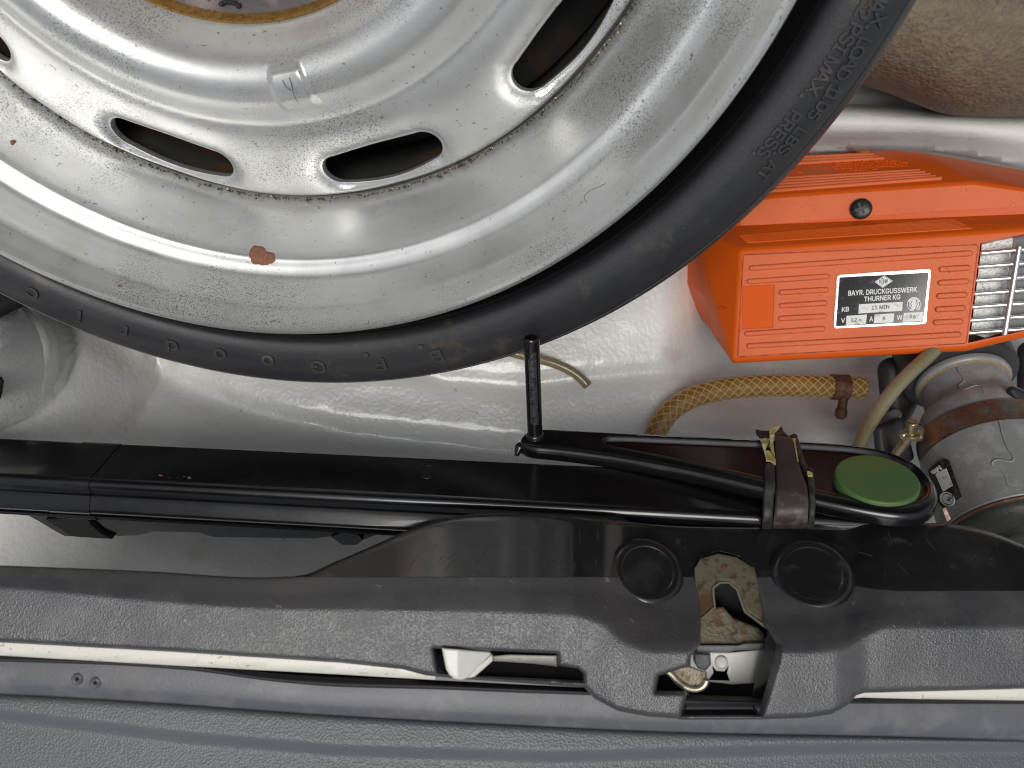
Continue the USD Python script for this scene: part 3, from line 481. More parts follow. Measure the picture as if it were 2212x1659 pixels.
# ================================================================ CRANK, JACK, STRAP
KN = nrm(cv([-.045, -.86, -.508])); KO = at((1895, 1035), .312)
K = Frame(KO, KN, onp((1895, 1035), KO, KN) - onp((1200, 955), KO, KN)); kuv = lambda p, h=0.: K.px(np.array(p, float), h)
jack = None
def prism(P0, L, V, N, prof, a, b, n=2):                      # constant section (v, n) along L
    s = np.linspace(a, b, n); prof = np.asarray(prof); return rings(np.array([P0 + L * t + prof[:, :1] * V + prof[:, 1:] * N for t in s]))
JH = -.0070; JO = K.O + KN * JH
j0 = at((0, 1032), .335); j1 = onp((1474, 1108), JO, KN); JL = nrm(j1 - j0); JN = nrm(KN - JL * (KN @ JL)); JV = np.cross(JL, JN); JV *= np.sign(JV @ cv([0, 1, 0])); JLen = lambda x: float((onp((x, 1032 + x * .05156), j0, JN) - j0) @ JL)
vA = float((onp((700, 979), j0, JN) - j0) @ JV)
jprof = [(vA, -.0004), (vA + .0015, 0)] + [(-.0036 + .0036 * math.sin(t), -.0036 + .0036 * math.cos(t)) for t in np.linspace(0, np.pi / 2, 10)] + [(0, -.0062), (.0008, -.0066)] + [(.0008 + .0030 * t, -.0066 - .0036 * t - .0006 * t * t) for t in (.35, .7)] + [(.0026 + .0018 * math.cos(t), -.0122 + .0018 * math.sin(t)) for t in np.linspace(.8, -1.3, 8)] + [(.0010, -.0148), (.0008, -.0160), (.0018, -.0166), (.0020, -.0178), (.0008, -.0190), (-.003, -.0194), (vA, -.0194)]
jack = thing('car_jack', 'long black enamelled jack lying along the front of the trunk', 'car jack', j0 - KN * .02)
part(jack, 'jack_body', prism(j0, JL, JV, JN, jprof, JLen(-260), JLen(1980), 60), 'black_enamel', 30)
def off(k): c = Polygon(jprof).buffer(k, join_style=1, quad_segs=3); return np.array(c.exterior.coords)[:-1]
part(jack, 'jack_sleeve', prism(j0, JL, JV, JN, off(.0003), JLen(100), JLen(188), 2), 'black_enamel', 30)
JB = Frame(j0 + JV * .0, JV, JL); jb = lambda pts, h: JB.px(np.array(pts, float), h)
JF = Frame(j0, JN, JL); hc = JF.px((925, 1019)); part(jack, 'hole', plate(JF, affinity.scale(Point(*hc).buffer(.0024), 1, 1.5), -.0006, .00012, 0, .001), 'shade_black'); part(jack, 'hole_rim', plate(JF, affinity.scale(Point(*hc).buffer(.0034), 1, 1.4).difference(affinity.scale(Point(*hc).buffer(.0025), 1, 1.5)), -.0006, .0003, .0002, .001, 2), 'black_enamel', 40)  # the hole is a black oval plate, its inner shade put into the colour
g = np.random.default_rng(3); part(jack, 'rust_spot', cat([mt(hull(np.array([JF.w([JF.px((x, 1029 + .051 * (x - 340) + g.uniform(-3, 3)))], 0)[0]]), r)) for x, r in ((346, .0005), (350, .0004), (366, .0002), (384, .0002), (398, .0003), (408, .0006), (411, .0005))]), 'brown_clamp', True)
def flap(name, pts, h0, h1, mm='black_enamel'): part(jack, name, plate(JB, Polygon(jb(pts, h1)), h0, h1, 0, .004), mm, 30)
flap('lower_flange', [(190, 1112), (860, 1138), (780, 1168), (742, 1168), (718, 1158), (680, 1163), (460, 1160), (430, 1150), (330, 1148), (300, 1156), (255, 1158), (225, 1152)], -.009, -.0035)
flap('foot_plate', [(740, 1150), (775, 1156), (783, 1167), (770, 1177), (740, 1177), (715, 1160)], -.0035, -.002)
flap('lower_flange', [(40, 1098), (110, 1105), (160, 1130), (160, 1158), (140, 1158), (112, 1143), (86, 1127), (55, 1110)], -.008, -.004)
sl_ = [(98, 1122), (186, 1118), (196, 1134), (216, 1152), (243, 1164), (205, 1162), (172, 1160), (152, 1158), (136, 1146)]
flap('sleeve_tail', sl_, -.004, -.0016, 'black_rubber')
flap('bolt_hole', [(298, 1114), (304, 1120), (300, 1134), (290, 1137), (278, 1130), (276, 1118)], -.0012, .0006, 'shade_black') if 0 else None
# crank
kp = np.array([(1170, 922), (1230, 925), (1500, 938), (1640, 945), (1760, 950), (1850, 957), (1920, 970), (1985, 1000), (2022, 1035), (2032, 1070), (2018, 1098), (1985, 1112), (1930, 1112), (1860, 1100), (1760, 1079), (1650, 1054), (1500, 1018), (1350, 990), (1250, 976), (1180, 968), (1145, 966), (1122, 955), (1120, 944), (1136, 928)], float)
kpoly = Polygon(chaikin(kuv(kp), 2)).buffer(0)
pk = np.array([(1312, 948), (1450, 954), (1640, 962), (1760, 967), (1850, 974), (1915, 986), (1970, 1010), (2000, 1040), (2005, 1066), (1990, 1086), (1955, 1094), (1900, 1090), (1840, 1080), (1760, 1063), (1650, 1038), (1500, 1003), (1400, 984), (1330, 972), (1303, 964), (1300, 954)], float)
pkpoly = Polygon(chaikin(kuv(pk, -.002), 2)).buffer(0)
def loop(poly, n, tip):
    c = np.array(poly.exterior.coords)[:-1]; a = np.sum(c[:, 0] * np.roll(c[:, 1], -1) - c[:, 1] * np.roll(c[:, 0], -1)); c = c if a > 0 else c[::-1]
    c = np.roll(c, -np.argmin(np.linalg.norm(c - tip, axis=1)), 0); c = np.vstack([c, c[:1]]); t = np.r_[0, np.cumsum(np.linalg.norm(np.diff(c, axis=0), axis=1))]; q = np.stack([np.interp(np.linspace(0, t[-1], n, endpoint=False), t, c[:, k]) for k in (0, 1)], 1)
    for _ in range(5): q = .5 * q + .25 * (np.roll(q, 1, 0) + np.roll(q, -1, 0))
    return q
def inw(q, d):
    t = np.roll(q, -1, 0) - np.roll(q, 1, 0); t /= np.linalg.norm(t, axis=1)[:, None] + 1e-12; nn = np.stack([-t[:, 1], t[:, 0]], 1)
    for _ in range(6): nn = .5 * nn + .25 * (np.roll(nn, 1, 0) + np.roll(nn, -1, 0))
    return q + nn * d
NQ = 420; QA = loop(kpoly, NQ, kuv([(1118, 955)])[0]); QB = loop(pkpoly, NQ, kuv([(1300, 957)], -.002)[0]); RR = .0031
rows = [(inw(QA, .0012), -.0066), (inw(QA, .0003), -.0062), (QA, -.0056)] + [(inw(QA, RR * (1 - math.cos(t)) * .8), -RR + RR * math.sin(t)) for t in np.linspace(0, math.pi / 2, 9)]
qa = rows[-1][0]; qb = inw(QB, -.0006); rows += [(qa + (qb - qa) * t, .0002 * math.sin(math.pi * t)) for t in (.2, .4, .6, .8)]
rows += [(inw(QB, -.0008 + .0030 * t), -.0027 * (.5 - .5 * math.cos(math.pi * t))) for t in np.linspace(0, 1, 10)]
crank = thing('jack_crank', 'black enamelled jack crank with an upright pin and a round green cap', 'jack crank', K.w([[0, 0]], -.012)[0])
part(crank, 'crank_arm', rings(np.array([K.w(q, h) for q, h in rows])), 'black_enamel', 55)
part(crank, 'pocket_floor', plate(K, Polygon(inw(QB, .0010)).buffer(0), -.0062, -.0022, 0, .003), 'maroon_enamel', 30)
pb_ = K.w(kuv([(1156, 943)]), -.002)[0]; pl_ = .0500; pd = KN
part(crank, 'crank_pin', place(lathe(fine([(.0001, pl_), (.0024, pl_), (.0029, pl_ - .0003), (.0032, pl_ - .0014), (.0032, .0), (.0033, -.003)], 2), 40), pb_, pd), 'black_enamel', 30)
g = np.random.default_rng(5); PF = Frame(pb_, pd, CW - pb_); yy = np.linspace(.010, .0445, 40); lw = -.62 + .16 * fbm(np.c_[yy * 400, 0 * yy, 0 * yy]); rw = .50 + .05 * fbm(np.c_[yy * 400, 0 * yy + 5, 0 * yy]); lw[-5:] = np.linspace(lw[-5], .1, 5); 
wp_ = Polygon(np.vstack([np.c_[lw, yy], np.c_[rw, yy][::-1]])).buffer(0); wp_ = max(getattr(wp_, 'geoms', [wp_]), key=lambda q: q.area)
def pinw(P, r): a = P[:, 0]; return PF.O + (r * np.cos(a))[:, None] * PF.U + (r * np.sin(a))[:, None] * PF.V + P[:, 1:2] * PF.N
PP, TT = tri2d(affinity.scale(wp_, .0032, 1, origin=(0, 0)), .0009); PP = PP / np.array([.0032, 1]); n_ = len(PP)
part(crank, 'bare_patch', TM(np.vstack([pinw(PP, .00325), pinw(PP, .0030)]), np.vstack([TT, TT[:, ::-1] + n_])), 'bare_steel', True, 'bare steel showing where the enamel wore off the pin')
part(crank, 'pin_collar', place(lathe(fine([(.0032, .004), (.0037, .0033), (.0042, .0012), (.0050, 0)], 3), 40), pb_, pd), 'black_enamel', 40)
kc = K.w(kuv([(1895, 1032)], .0018), 0)[0]; RK = .0152
part(crank, 'green_cap', place(lathe(fine([(.0001, .0018), (RK - .0010, .0018), (RK - .0003, .0016), (RK, .0010), (RK + .0002, -.0030)], 3), 96), kc, KN), 'green_plastic', 40)
part(crank, 'cap_seat', place(lathe(fine([(RK, -.0022), (RK + .0008, -.0026), (RK + .0018, -.0034)], 2), 96), kc, KN), 'black_rubber', 40)
part(crank, 'tip_stub', mt(hull(np.array([K.w(kuv([(1122, 950)]), -.004)[0], K.w(kuv([(1116, 955)]), -.006)[0]]), [.0022, .0012])), 'black_enamel', True)
# strap: three rubber strips drawn over crank and jack, torn at the top
strap = thing('rubber_strap', 'cracked dark rubber strap tied over crank and jack, torn at its top', 'strap', K.w(kuv([(1705, 1040)]), -.02)[0])
def band(xs, rows, thick, mm, name, hh=0.):
    """rows: (t along the strap 0..1) -> left px, right px, lift over the crank plane"""
    L, Rr, lift = zip(*rows); n = 40; t = np.linspace(0, 1, len(rows)); tt = np.linspace(0, 1, n); L, Rr = [PchipInterpolator(t, np.array(q, float))(tt) for q in (L, Rr)]; lf = PchipInterpolator(t, np.array(lift))(tt); m = 12; R_ = []
    for i in range(n):
        row = np.array([L[i] + (Rr[i] - L[i]) * s for s in np.linspace(0, 1, m)]); P = K.w(K.px(row, lf[i]), lf[i]); c = .0006 * np.sqrt(np.clip(1 - np.linspace(-1, 1, m) ** 2, 0, 1)) + .00025 * fbm(P * 160)
        R_.append(np.vstack([P + KN * c[:, None] + JV * c[:, None] * .5, (P - KN * thick - JV * thick * .4)[::-1]]))
    part(strap, name, rings(np.array(R_)), mm, 50)
band(0, [((1675, 936), (1712, 944), -.008), ((1675, 947), (1716, 951), .0024), ((1676, 1006), (1727, 1006), .0022), ((1678, 1048), (1744, 1058), .0024), ((1676, 1078), (1746, 1090), .0004), ((1673, 1112), (1745, 1116), -.0034), ((1672, 1132), (1744, 1133), -.0085), ((1671, 1150), (1743, 1150), -.021)], .0016, 'strap_brown', 'strap_strip')
band(0, [((1653, 1002), (1668, 1003), .0012), ((1652, 1012), (1674, 1012), .0019), ((1652, 1045), (1675, 1050), .0019), ((1650, 1072), (1672, 1076), -.0002), ((1649, 1110), (1670, 1110), -.0040), ((1648, 1132), (1669, 1132), -.0088), ((1647, 1150), (1668, 1150), -.021)], .0022, 'strap_rubber', 'strap_strip')
band(0, [((1745, 1011), (1754, 1012), .0012), ((1744, 1020), (1757, 1020), .0019), ((1746, 1060), (1760, 1064), .0017), ((1747, 1086), (1762, 1088), -.0004), ((1747, 1115), (1760, 1116), -.0040), ((1746, 1133), (1759, 1133), -.0088), ((1745, 1150), (1758, 1150), -.021)], .0022, 'strap_rubber', 'strap_strip')
band(0, [((1708, 940), (1722, 943), -.006), ((1712, 948), (1725, 950), .0010), ((1722, 985), (1735, 985), .0010), ((1732, 1010), (1744, 1010), .0010), ((1742, 1026), (1748, 1026), .0008)], .0012, 'strap_brown', 'strap_strip')
z6 = lambda x, y: (1591 + .1488 * x, 905 + .1488 * y)
def shred(pts, h, mm, name, rise=.002, seed=0):
    pg = Polygon(kuv([z6(*p) for p in pts], h)).buffer(0); g = np.random.default_rng(seed)
    part(strap, name, slab(pg, .0008, lambda P: K.w(P, h + rise * .6 * fbm(np.c_[P * 260, np.full(len(P), seed)])), lambda P: K.w(P, h - .0007 + rise * .6 * fbm(np.c_[P * 260, np.full(len(P), seed)]))), mm, 50)
shred([(345, 320), (420, 290), (470, 350), (440, 400), (420, 470), (480, 500), (560, 600), (565, 690), (480, 640), (430, 620), (400, 480), (365, 400)], .0016, 'torn_fibre', 'torn_shred', .003, 1)
shred([(480, 300), (540, 240), (530, 330), (545, 480), (555, 560), (500, 470), (485, 400)], .0026, 'torn_fibre', 'torn_shred', .002, 2)
shred([(470, 170), (545, 130), (640, 108), (560, 190), (540, 260), (480, 260)], .0030, 'torn_fibre', 'torn_shred', .002, 3)
shred([(275, 160), (380, 180), (490, 180), (480, 270), (340, 270), (290, 220)], .0006, 'strap_rubber', 'strap_flap', .001, 4)
shred([(545, 190), (650, 110), (680, 180), (745, 250), (660, 265), (560, 235)], .0016, 'strap_rubber', 'strap_flap', .001, 5)
shred([(780, 245), (840, 220), (885, 250), (880, 290), (800, 285)], .0012, 'strap_rubber', 'strap_flap', .001, 6)
shred([(808, 285), (860, 285), (850, 340), (900, 620), (880, 600), (835, 360)], .0028, 'torn_fibre', 'torn_shred', .001, 7)
shred([(1030, 760), (1100, 790), (1105, 830), (1040, 830), (1020, 800)], .0030, 'torn_fibre', 'torn_shred', .001, 8)
# ================================================================ HOSES
def flo(p, up): q = onz(p, FZ + up); return q
hp_ = np.array([(1408, 965), (1420, 928), (1446, 890), (1496, 858), (1560, 842), (1640, 834), (1750, 834), (1866, 838)], float)
HP = smooth_path(onz(hp_, FZ + .016), 120); HR = .0060
hose = thing('braided_hose', 'amber braided hose curving over the white floor behind the crank', 'hose', HP[60] - np.array([0, 0, HR]))
part(hose, 'hose_wall', tube(HP, HR, 28), 'amber_hose', True)
Tn, An, Bn = frames(HP); s_ = np.r_[0, np.cumsum(np.linalg.norm(np.diff(HP, axis=0), axis=1))]; ts = np.linspace(0, s_[-1], 420)
ip = lambda Q: np.stack([np.interp(ts, s_, Q[:, i]) for i in range(3)], 1)
HPf, Af, Bf = ip(HP), ip(An), ip(Bn); br = []
for sgn in (1, -1):
    for k in range(7):
        ph = sgn * ts / .0058 * 1.0 + k * 2 * np.pi / 7; br.append(tube(HPf + (HR - .00005) * (np.cos(ph)[:, None] * Af + np.sin(ph)[:, None] * Bf), .00028, 5))
part(hose, 'hose_braid', cat(br), 'hose_thread', True, None, 'stuff')
i0 = 107; cl = thing('hose_clamp', 'small brown clamp with its screw round the end of the braided hose', 'clamp', HP[i0] - np.array([0, 0, .008]))
part(cl, 'clamp_ring', tube(HP[103:112], HR + .0012, 28), 'brown_clamp', 40)
q0 = onz((1822, 862), FZ + .016); q1 = onz((1817, 890), FZ + .016); part(cl, 'clamp_screw', mt(hull(np.array([q0, q1]), .0026)), 'brown_clamp', 40); part(cl, 'screw_head', mt(hull(np.array([q1, q1 + nrm(q1 - q0) * .001]), .0034)), 'brown_clamp', 40)
t1 = smooth_path(np.array([at(p, z) for p, z in (((2060, 690), .40), ((2008, 766), .395), ((1965, 806), .392), ((1920, 856), .39), ((1885, 905), .388), ((1858, 955), .385), ((1845, 1010), .385))]), 60)
solo('clear_tube', tube(t1, .0034, 20), 'clear_tube', 'yellowed clear tube running down from under the compressor to the crank', 'tube', smooth=True)
t2 = smooth_path(np.vstack([onz((1080, 752), FZ + .010), onz((1140, 770), FZ + .009), onz((1200, 786), FZ + .007), onz((1240, 806), FZ + .006), onz((1270, 834), FZ + .005)]), 40)
c2 = tube(t2, .0028, 18); solo('short_clear_tube', c2, 'clear_tube', 'short cut end of clear tube poking out under the tyre', 'tube', smooth=True)
# ================================================================ HEATER BLOWER
BX = nrm(cv([-.0385, .787, -.6155])); B0 = at((2140, 986), .385)
B = Frame(B0, BX, (1, 0, 0)); blower = thing('heater_blower', 'grey two part heater blower with a metal clamp band at the right edge', 'blower', B0 - np.array([0, 0, .05]))
def bw(m): v = np.asarray(m.vertices); return TM(B.O + v[:, :1] * B.U + v[:, 1:2] * B.V + v[:, 2:3] * B.N, m.faces)
RB = .0310; ZU = -.0430; ZL = .0385; UT = lambda z: np.interp(z, [ZU, ZU + .012, -.022, -.012], [.0202, .0209, .0262, .0288])
part(blower, 'lower_body', bw(lathe(fine([(.020, -.001), (RB - .0008, -.0005), (RB, .0006), (RB + .0002, .020), (RB + .0006, ZL - .001), (RB - .0005, ZL), (.020, ZL + .0002)], 3), 120)), 'blower_plastic', 40)
part(blower, 'clamp_band', bw(lathe(fine([(RB - .003, -.0122), (RB - .0012, -.0120), (RB - .0006, -.0006), (RB - .003, -.0004)], 3), 120)), 'clamp_band', 40)
part(blower, 'upper_body', bw(lathe(fine([(RB - .003, -.004), (UT(-.0125), -.0125), (UT(-.022), -.022), (UT(ZU + .012), ZU + .012), (UT(ZU), ZU)], 4), 120)), 'blower_plastic', 40)
fl = part(blower, 'flange', bw(lathe(fine([(UT(ZU) - .0002, ZU + .0014), (UT(ZU) + .0014, ZU + .0008), (UT(ZU) + .0022, ZU - .0006), (UT(ZU) + .0020, ZU - .0026), (UT(ZU) - .006, ZU - .0032)], 3), 120)), 'blower_plastic', 40)
part(fl, 'dirt_line', bw(lathe(fine([(UT(ZU), ZU + .0017), (UT(ZU) + .0009, ZU + .00125)], 3), 120)), 'ochre_dirt', True)
part(blower, 'motor_case', bw(lathe(fine([(.012, ZU - .003), (.0262, ZU - .004), (.0272, ZU - .006), (.0272, ZU - .05), (.022, ZU - .055), (.001, ZU - .056)], 3), 80)), 'blower_dark', 40)
part(blower, 'end_cap', bw(lathe(fine([(RB - .0010, ZL), (RB - .0011, ZL + .003), (RB - .005, ZL + .0070), (RB - .010, ZL + .0090), (RB - .0115, ZL + .0110), (RB - .0135, ZL + .0118), (.001, ZL + .013)], 4), 120)), 'blower_cap', 40)
part(blower, 'cap_joint', bw(lathe(fine([(RB + .0001, ZL - .0002), (RB + .0004, ZL + .0006), (RB - .0008, ZL + .0014)], 3), 120)), 'brown_clamp', True)
part(blower, 'shade_block', mt(hull(np.array([at(p, z) for p in ((2225, 760), (2330, 740), (2225, 900), (2330, 920)) for z in (.43, .47)]), .006)), 'blower_dark', 40)  # added dark block standing in for floor that lies in shade
def onb(p, r):                                               # pixel onto the blower's cylinder of radius r: angle, height
    d = ray(p)[0]; o = CW - B.O; d2, o2 = np.array([d @ B.U, d @ B.V]), np.array([o @ B.U, o @ B.V]); a, b, c = d2 @ d2, 2 * d2 @ o2, o2 @ o2 - r * r; D = b * b - 4 * a * c
    t = (-b - math.sqrt(max(D, 0))) / (2 * a); q = o + d * t; return math.atan2(q @ B.V, q @ B.U), q @ B.N
def bcyl(a, h, r): a = np.asarray(a); h = np.broadcast_to(h, a.shape); return B.O + (r * np.cos(a))[:, None] * B.U + (r * np.sin(a))[:, None] * B.V + h[:, None] * B.N
def bline(pts, r, rad, mm, name):
    q = np.unwrap(np.array([onb(p, r)[0] for p in pts])); h = np.array([onb(p, r)[1] for p in pts]); s = smooth_path(np.c_[q * r, h], 60); part(blower, name, tube(bcyl(s[:, 0] / r, s[:, 1], r), rad, 8), mm, True)
z7 = lambda x, y: (1810.4 + .2513 * x, 735.1 + .2513 * y)
bline([z7(*p) for p in ((1385, 690), (1430, 860), (1480, 960), (1505, 1010), (1490, 1040), (1440, 1035), (1370, 1025), (1325, 1050), (1330, 1085), (1380, 1110), (1410, 1125), (1450, 1210), (1468, 1262))], RB + .0003, .00042, 'blower_plastic', 'moulded_seam')
def onu(p):
    r = .024
    for _ in range(12): a, h = onb(p, r); r = .5 * r + .5 * float(UT(h))
    return bcyl([a], h, r)[0]
part(blower, 'moulded_seam', tube(smooth_path(np.array([onu(z7(*p)) for p in ((1030, 235), (1055, 290), (1080, 345), (1045, 385), (1050, 410), (1100, 420), (1160, 395), (1210, 390), (1250, 430), (1280, 490))]), 60), .00042, 8), 'blower_plastic', True)
# clamp screw
s0 = at(z7(640, 700), .3735); s1 = at(z7(625, 810), .3755); s2 = at(z7(520, 950), .392)
part(blower, 'clamp_lug', mt(hull(np.array([at(z7(560, 815), .378), at(z7(690, 825), .378), at(z7(700, 780), .379)]), .0024)), 'yellow_zinc', 40)
part(blower, 'clamp_bolt', place(lathe(fine([(.0001, .0042), (.0020, .0041), (.0024, .0036), (.0025, .001), (.0025, -.0026), (.0036, -.0028), (.0040, -.0040), (.0001, -.0045)], 3), 40), s0 * .5 + s1 * .5, nrm(s0 - s1) + nrm(CW - s0) * .5), 'yellow_zinc', 35)
part(blower, 'bolt_slot', mt(hull(np.array([at(z7(608, 690), .3702), at(z7(690, 708), .3702)]), .00045)), 'brown_clamp', 35)
part(blower, 'bolt_thread', tube(np.array([s1 + (s2 - s1) * t for t in np.linspace(0, 1.2, 40)]), .0021 + .0003 * np.sin(np.arange(40) * 1.57), 14), 'yellow_zinc', 50)
# sticker
st = [z7(*p) for p in ((770, 1120), (905, 1015), (940, 1025), (1050, 1340), (1010, 1370), (900, 1440), (860, 1400))]
def bpatch(pts, r, r2, h):
    q = np.array([onb(p, r2) for p in pts]); q[:, 0] = np.unwrap(q[:, 0]) * RB; pg = Polygon(q).buffer(0); return slab(pg, h, lambda P: bcyl(P[:, 0] / RB, P[:, 1], r2), lambda P: bcyl(P[:, 0] / RB, P[:, 1], r))
stk = part(blower, 'sticker', bpatch(st, RB, RB + .0012, .002), 'plate_black', 40)
part(stk, 'sticker_window', bpatch([z7(*p) for p in ((835, 1150), (930, 1100), (985, 1250), (900, 1300))], RB + .0010, RB + .0014, .002), 'print_box', 40)
e0 = np.array(z7(940, 1365)); th = np.linspace(0, 2 * np.pi, 40)[:-1]
def bring(a, b):
    q0, q1 = [np.array([onb((e0[0] + k * .2513 * (62 * np.cos(t) + 12 * np.sin(t)), e0[1] + k * .2513 * (62 * np.sin(t))), RB + .0014) for t in th]) for k in (a, b)]
    return rings(np.array([bcyl(q0[:, 0], q0[:, 1], RB + .0011), bcyl(q0[:, 0], q0[:, 1], RB + .0016), bcyl(q1[:, 0], q1[:, 1], RB + .0016), bcyl(q1[:, 0], q1[:, 1], RB + .0011)]), False)
part(stk, 'round_emblem', bring(1.0, .84), 'print_box', 40)
part(stk, 'round_emblem', bpatch([(e0[0] + .2513 * .70 * (62 * np.cos(t) + 12 * np.sin(t)), e0[1] + .2513 * .7 * 62 * np.sin(t)) for t in th], RB + .0010, RB + .0014, .0012), 'print_box', 40)
def btext(txt, a, b, h, mm):
    m = meshkit.text_mesh(txt, 1.0, .1, bold=True); v = np.asarray(m.vertices); x = (v[:, 0] - v[:, 0].min()) / np.ptp(v[:, 0]); a, b = np.array(a), np.array(b); d = b - a; u = np.array([d[1], -d[0]]) / np.linalg.norm(d)
    p = a + x[:, None] * d + v[:, 1:2] * h * u; q = np.array([onb(k, RB + .0017) for k in p]); r = np.where(v[:, 2] > .05, RB + .0018, RB + .0013); return trimesh.Trimesh(B.O + (r * np.cos(q[:, 0]))[:, None] * B.U + (r * np.sin(q[:, 0]))[:, None] * B.V + q[:, 1:2] * B.N, m.faces, process=False)
part(stk, 'printed_text', btext('Ma', z7(868, 1075), z7(795, 1130), 9, 0), 'print_box', False); part(stk, 'printed_text', btext('N', z7(985, 1325), z7(972, 1340), 4, 0), 'print_grey', False); part(stk, 'printed_text', btext('H', z7(950, 1345), z7(935, 1375), 7, 0), 'print_grey', False)
# dark box and brackets behind the blower
solo('bracket_block', mt(hull(np.array([at(p, z) for p in ((1925, 800), (1960, 850), (1985, 790), (1935, 900)) for z in (.44, .465)]), .007)), 'blower_dark', 'dark block between the braided hose and the blower', 'bracket')
bl = thing('dark_bracket', 'dark bracket in the gap left of the blower above the crank', 'bracket', at((1925, 960), .41))
part(bl, 'bracket_plate', mt(hull(np.array([at(p, z) for p in ((1900, 930), (1940, 915), (1960, 985), (1905, 985)) for z in (.405, .42)]), .003)), 'blower_dark'); part(bl, 'bracket_arm', mt(hull(np.array([at((1900, 912), .43), at((1935, 895), .43)]), .003)), 'blower_plastic')
solo('red_strip', mt(m3.Manifold.hull_points(np.vstack([at(np.array(q, float), z) for q in (((2036, 1099), (2043, 1096), (2054, 1121), (2046, 1127)),) for z in (.300, .304)]))), 'pink_metal', 'small pinkish metal tab between the crank end and the blower', 'tab')
# black tar lump at the right edge
solo('tar_lump', mt(hull(np.array([at(p, .372) for p in ((2186, 845), (2206, 853), (2202, 868), (2230, 872))]), .0022)), 'black_wax', 'lump of black sealant on the blower above its clamp band', 'sealant')
# ================================================================ LATCH PANEL AND BUMPER
X_ = np.array([-400, 0, 300, 560, 650, 720, 800, 900, 1000, 1106, 1300, 1500, 1700, 1900, 2030, 2130, 2212, 2600.])
Y0 = PchipInterpolator(X_, [1205, 1221, 1233, 1247, 1243, 1215, 1181, 1138, 1113, 1108, 1122, 1136, 1138, 1131, 1130, 1146, 1176, 1300])
Y1 = PchipInterpolator([-400, 0, 367, 600, 737, 1000, 1270, 1370, 1500, 1700, 1820, 1900, 2212, 2600], [1235, 1246, 1272, 1286, 1278, 1270, 1278, 1300, 1330, 1340, 1330, 1312, 1305, 1330])
Y2 = PchipInterpolator([-400, 0, 367, 600, 737, 1000, 1230, 1300, 1350, 1420, 1700, 1820, 1870, 1920, 2212, 2600], [1258, 1270, 1302, 1316, 1318, 1322, 1331, 1350, 1390, 1412, 1412, 1406, 1378, 1358, 1358, 1365])
x3 = np.array([-400, 0, 367, 737, 870, 920, 1000, 1150, 1262, 1285, 1335, 1400, 1470, 1650, 1740, 1795, 1830, 1850, 1866, 2212, 2600.]); y3 = np.array([1366, 1388, 1408, 1432, 1446, 1459, 1467, 1477, 1485, 1510, 1536, 1548, 1553, 1554, 1551, 1543, 1524, 1502, 1497, 1488, 1480.])
def panelZ(P):
    x, y = P[:, 0], P[:, 1]; a, b, c, d = Y0(x), Y1(x), Y2(x), np.interp(x, x3, y3); z2_ = .2660; zb = z2_ + .00016 * (c - b); za = zb + .00016 * (b - a)
    z = np.where(y < b, zb + (za - zb) * (b - y) / np.maximum(b - a, 1), np.where(y < c, z2_ + (zb - z2_) * ((c - y) / np.maximum(c - b, 1)) ** 1.35, z2_ - .0015 * np.clip((y - c) / 120, 0, 1)))
    bs = sst(x, 1255, 1350) * (1 - sst(x, 1800, 1880)) * sst(y, 1300, 1420); z = z - .0030 * bs
    return z + .012 * sst(y, d - 7, d + 2) * (y > d - 8) * .35
xs = np.arange(-380, 2581, 20.); top_ = np.stack([xs, Y0(xs)], 1); bot_ = np.stack([x3, y3], 1)[::-1]; bot_ = bot_[(bot_[:, 0] > -380) & (bot_[:, 0] < 2580)]
lh = [(1506, 1220), (1521, 1204), (1554, 1194), (1597, 1206), (1622, 1228), (1657, 1351), (1686, 1392), (1682, 1425), (1645, 1549), (1470, 1549), (1486, 1496), (1417, 1496), (1423, 1460), (1491, 1438), (1492, 1419), (1513, 1392), (1514, 1337)]
hh = [(937, 1401), (1205, 1412), (1207, 1438), (1248, 1444), (1260, 1455), (1261, 1473), (1100, 1466), (990, 1460), (946, 1454)]
full = Polygon(np.vstack([top_, [(2580, np.interp(2580, x3, y3))], bot_, [(-380, np.interp(-380, x3, y3))]]), [hh, lh]).buffer(0)
DN = cv([0, .25, 1.]) * .004
mid = lambda x: 1246 + .0 * x + 30 * sst(x, 1700, 1950)
xm = np.arange(640, 2581, 20.); sm = Polygon(np.vstack([[(640, 900)], [(2580, 900)], np.stack([xm, mid(xm)], 1)[::-1]]))
def relief(P): return panelZ(P) + .0022 * (1 - rnd(edge(P, full), 9))
panel = thing('latch_panel', 'black grained plastic latch cover along the front of the trunk', 'trim panel', at((1106, 1400), .275))
pg_ = full.difference(sm); ps_ = full.intersection(sm); ps_ = max(getattr(ps_, 'geoms', [ps_]), key=lambda q: q.area)
big = lambda q: max(getattr(q, 'geoms', [q]), key=lambda r: r.area)
part(panel, 'grained_cover', slab(big(pg_), 6.5, lambda P: at(P, relief(P)), lambda P: at(P, relief(P)) + DN, (2, 5, 9)), 'panel_grain', 50)
part(panel, 'smooth_hump', slab(big(ps_), 6.5, lambda P: at(P, relief(P)), lambda P: at(P, relief(P)) + DN, (2, 5, 9)), 'panel_smooth', 50)
def pnorm(p): q = at(np.array([p, (p[0] + 6, p[1]), (p[0], p[1] + 6)], float), panelZ(np.array([p, (p[0] + 6, p[1]), (p[0], p[1] + 6)], float))); n = np.cross(q[1] - q[0], q[2] - q[0]); return q[0], nrm(n * np.sign(n @ (CW - q[0])))
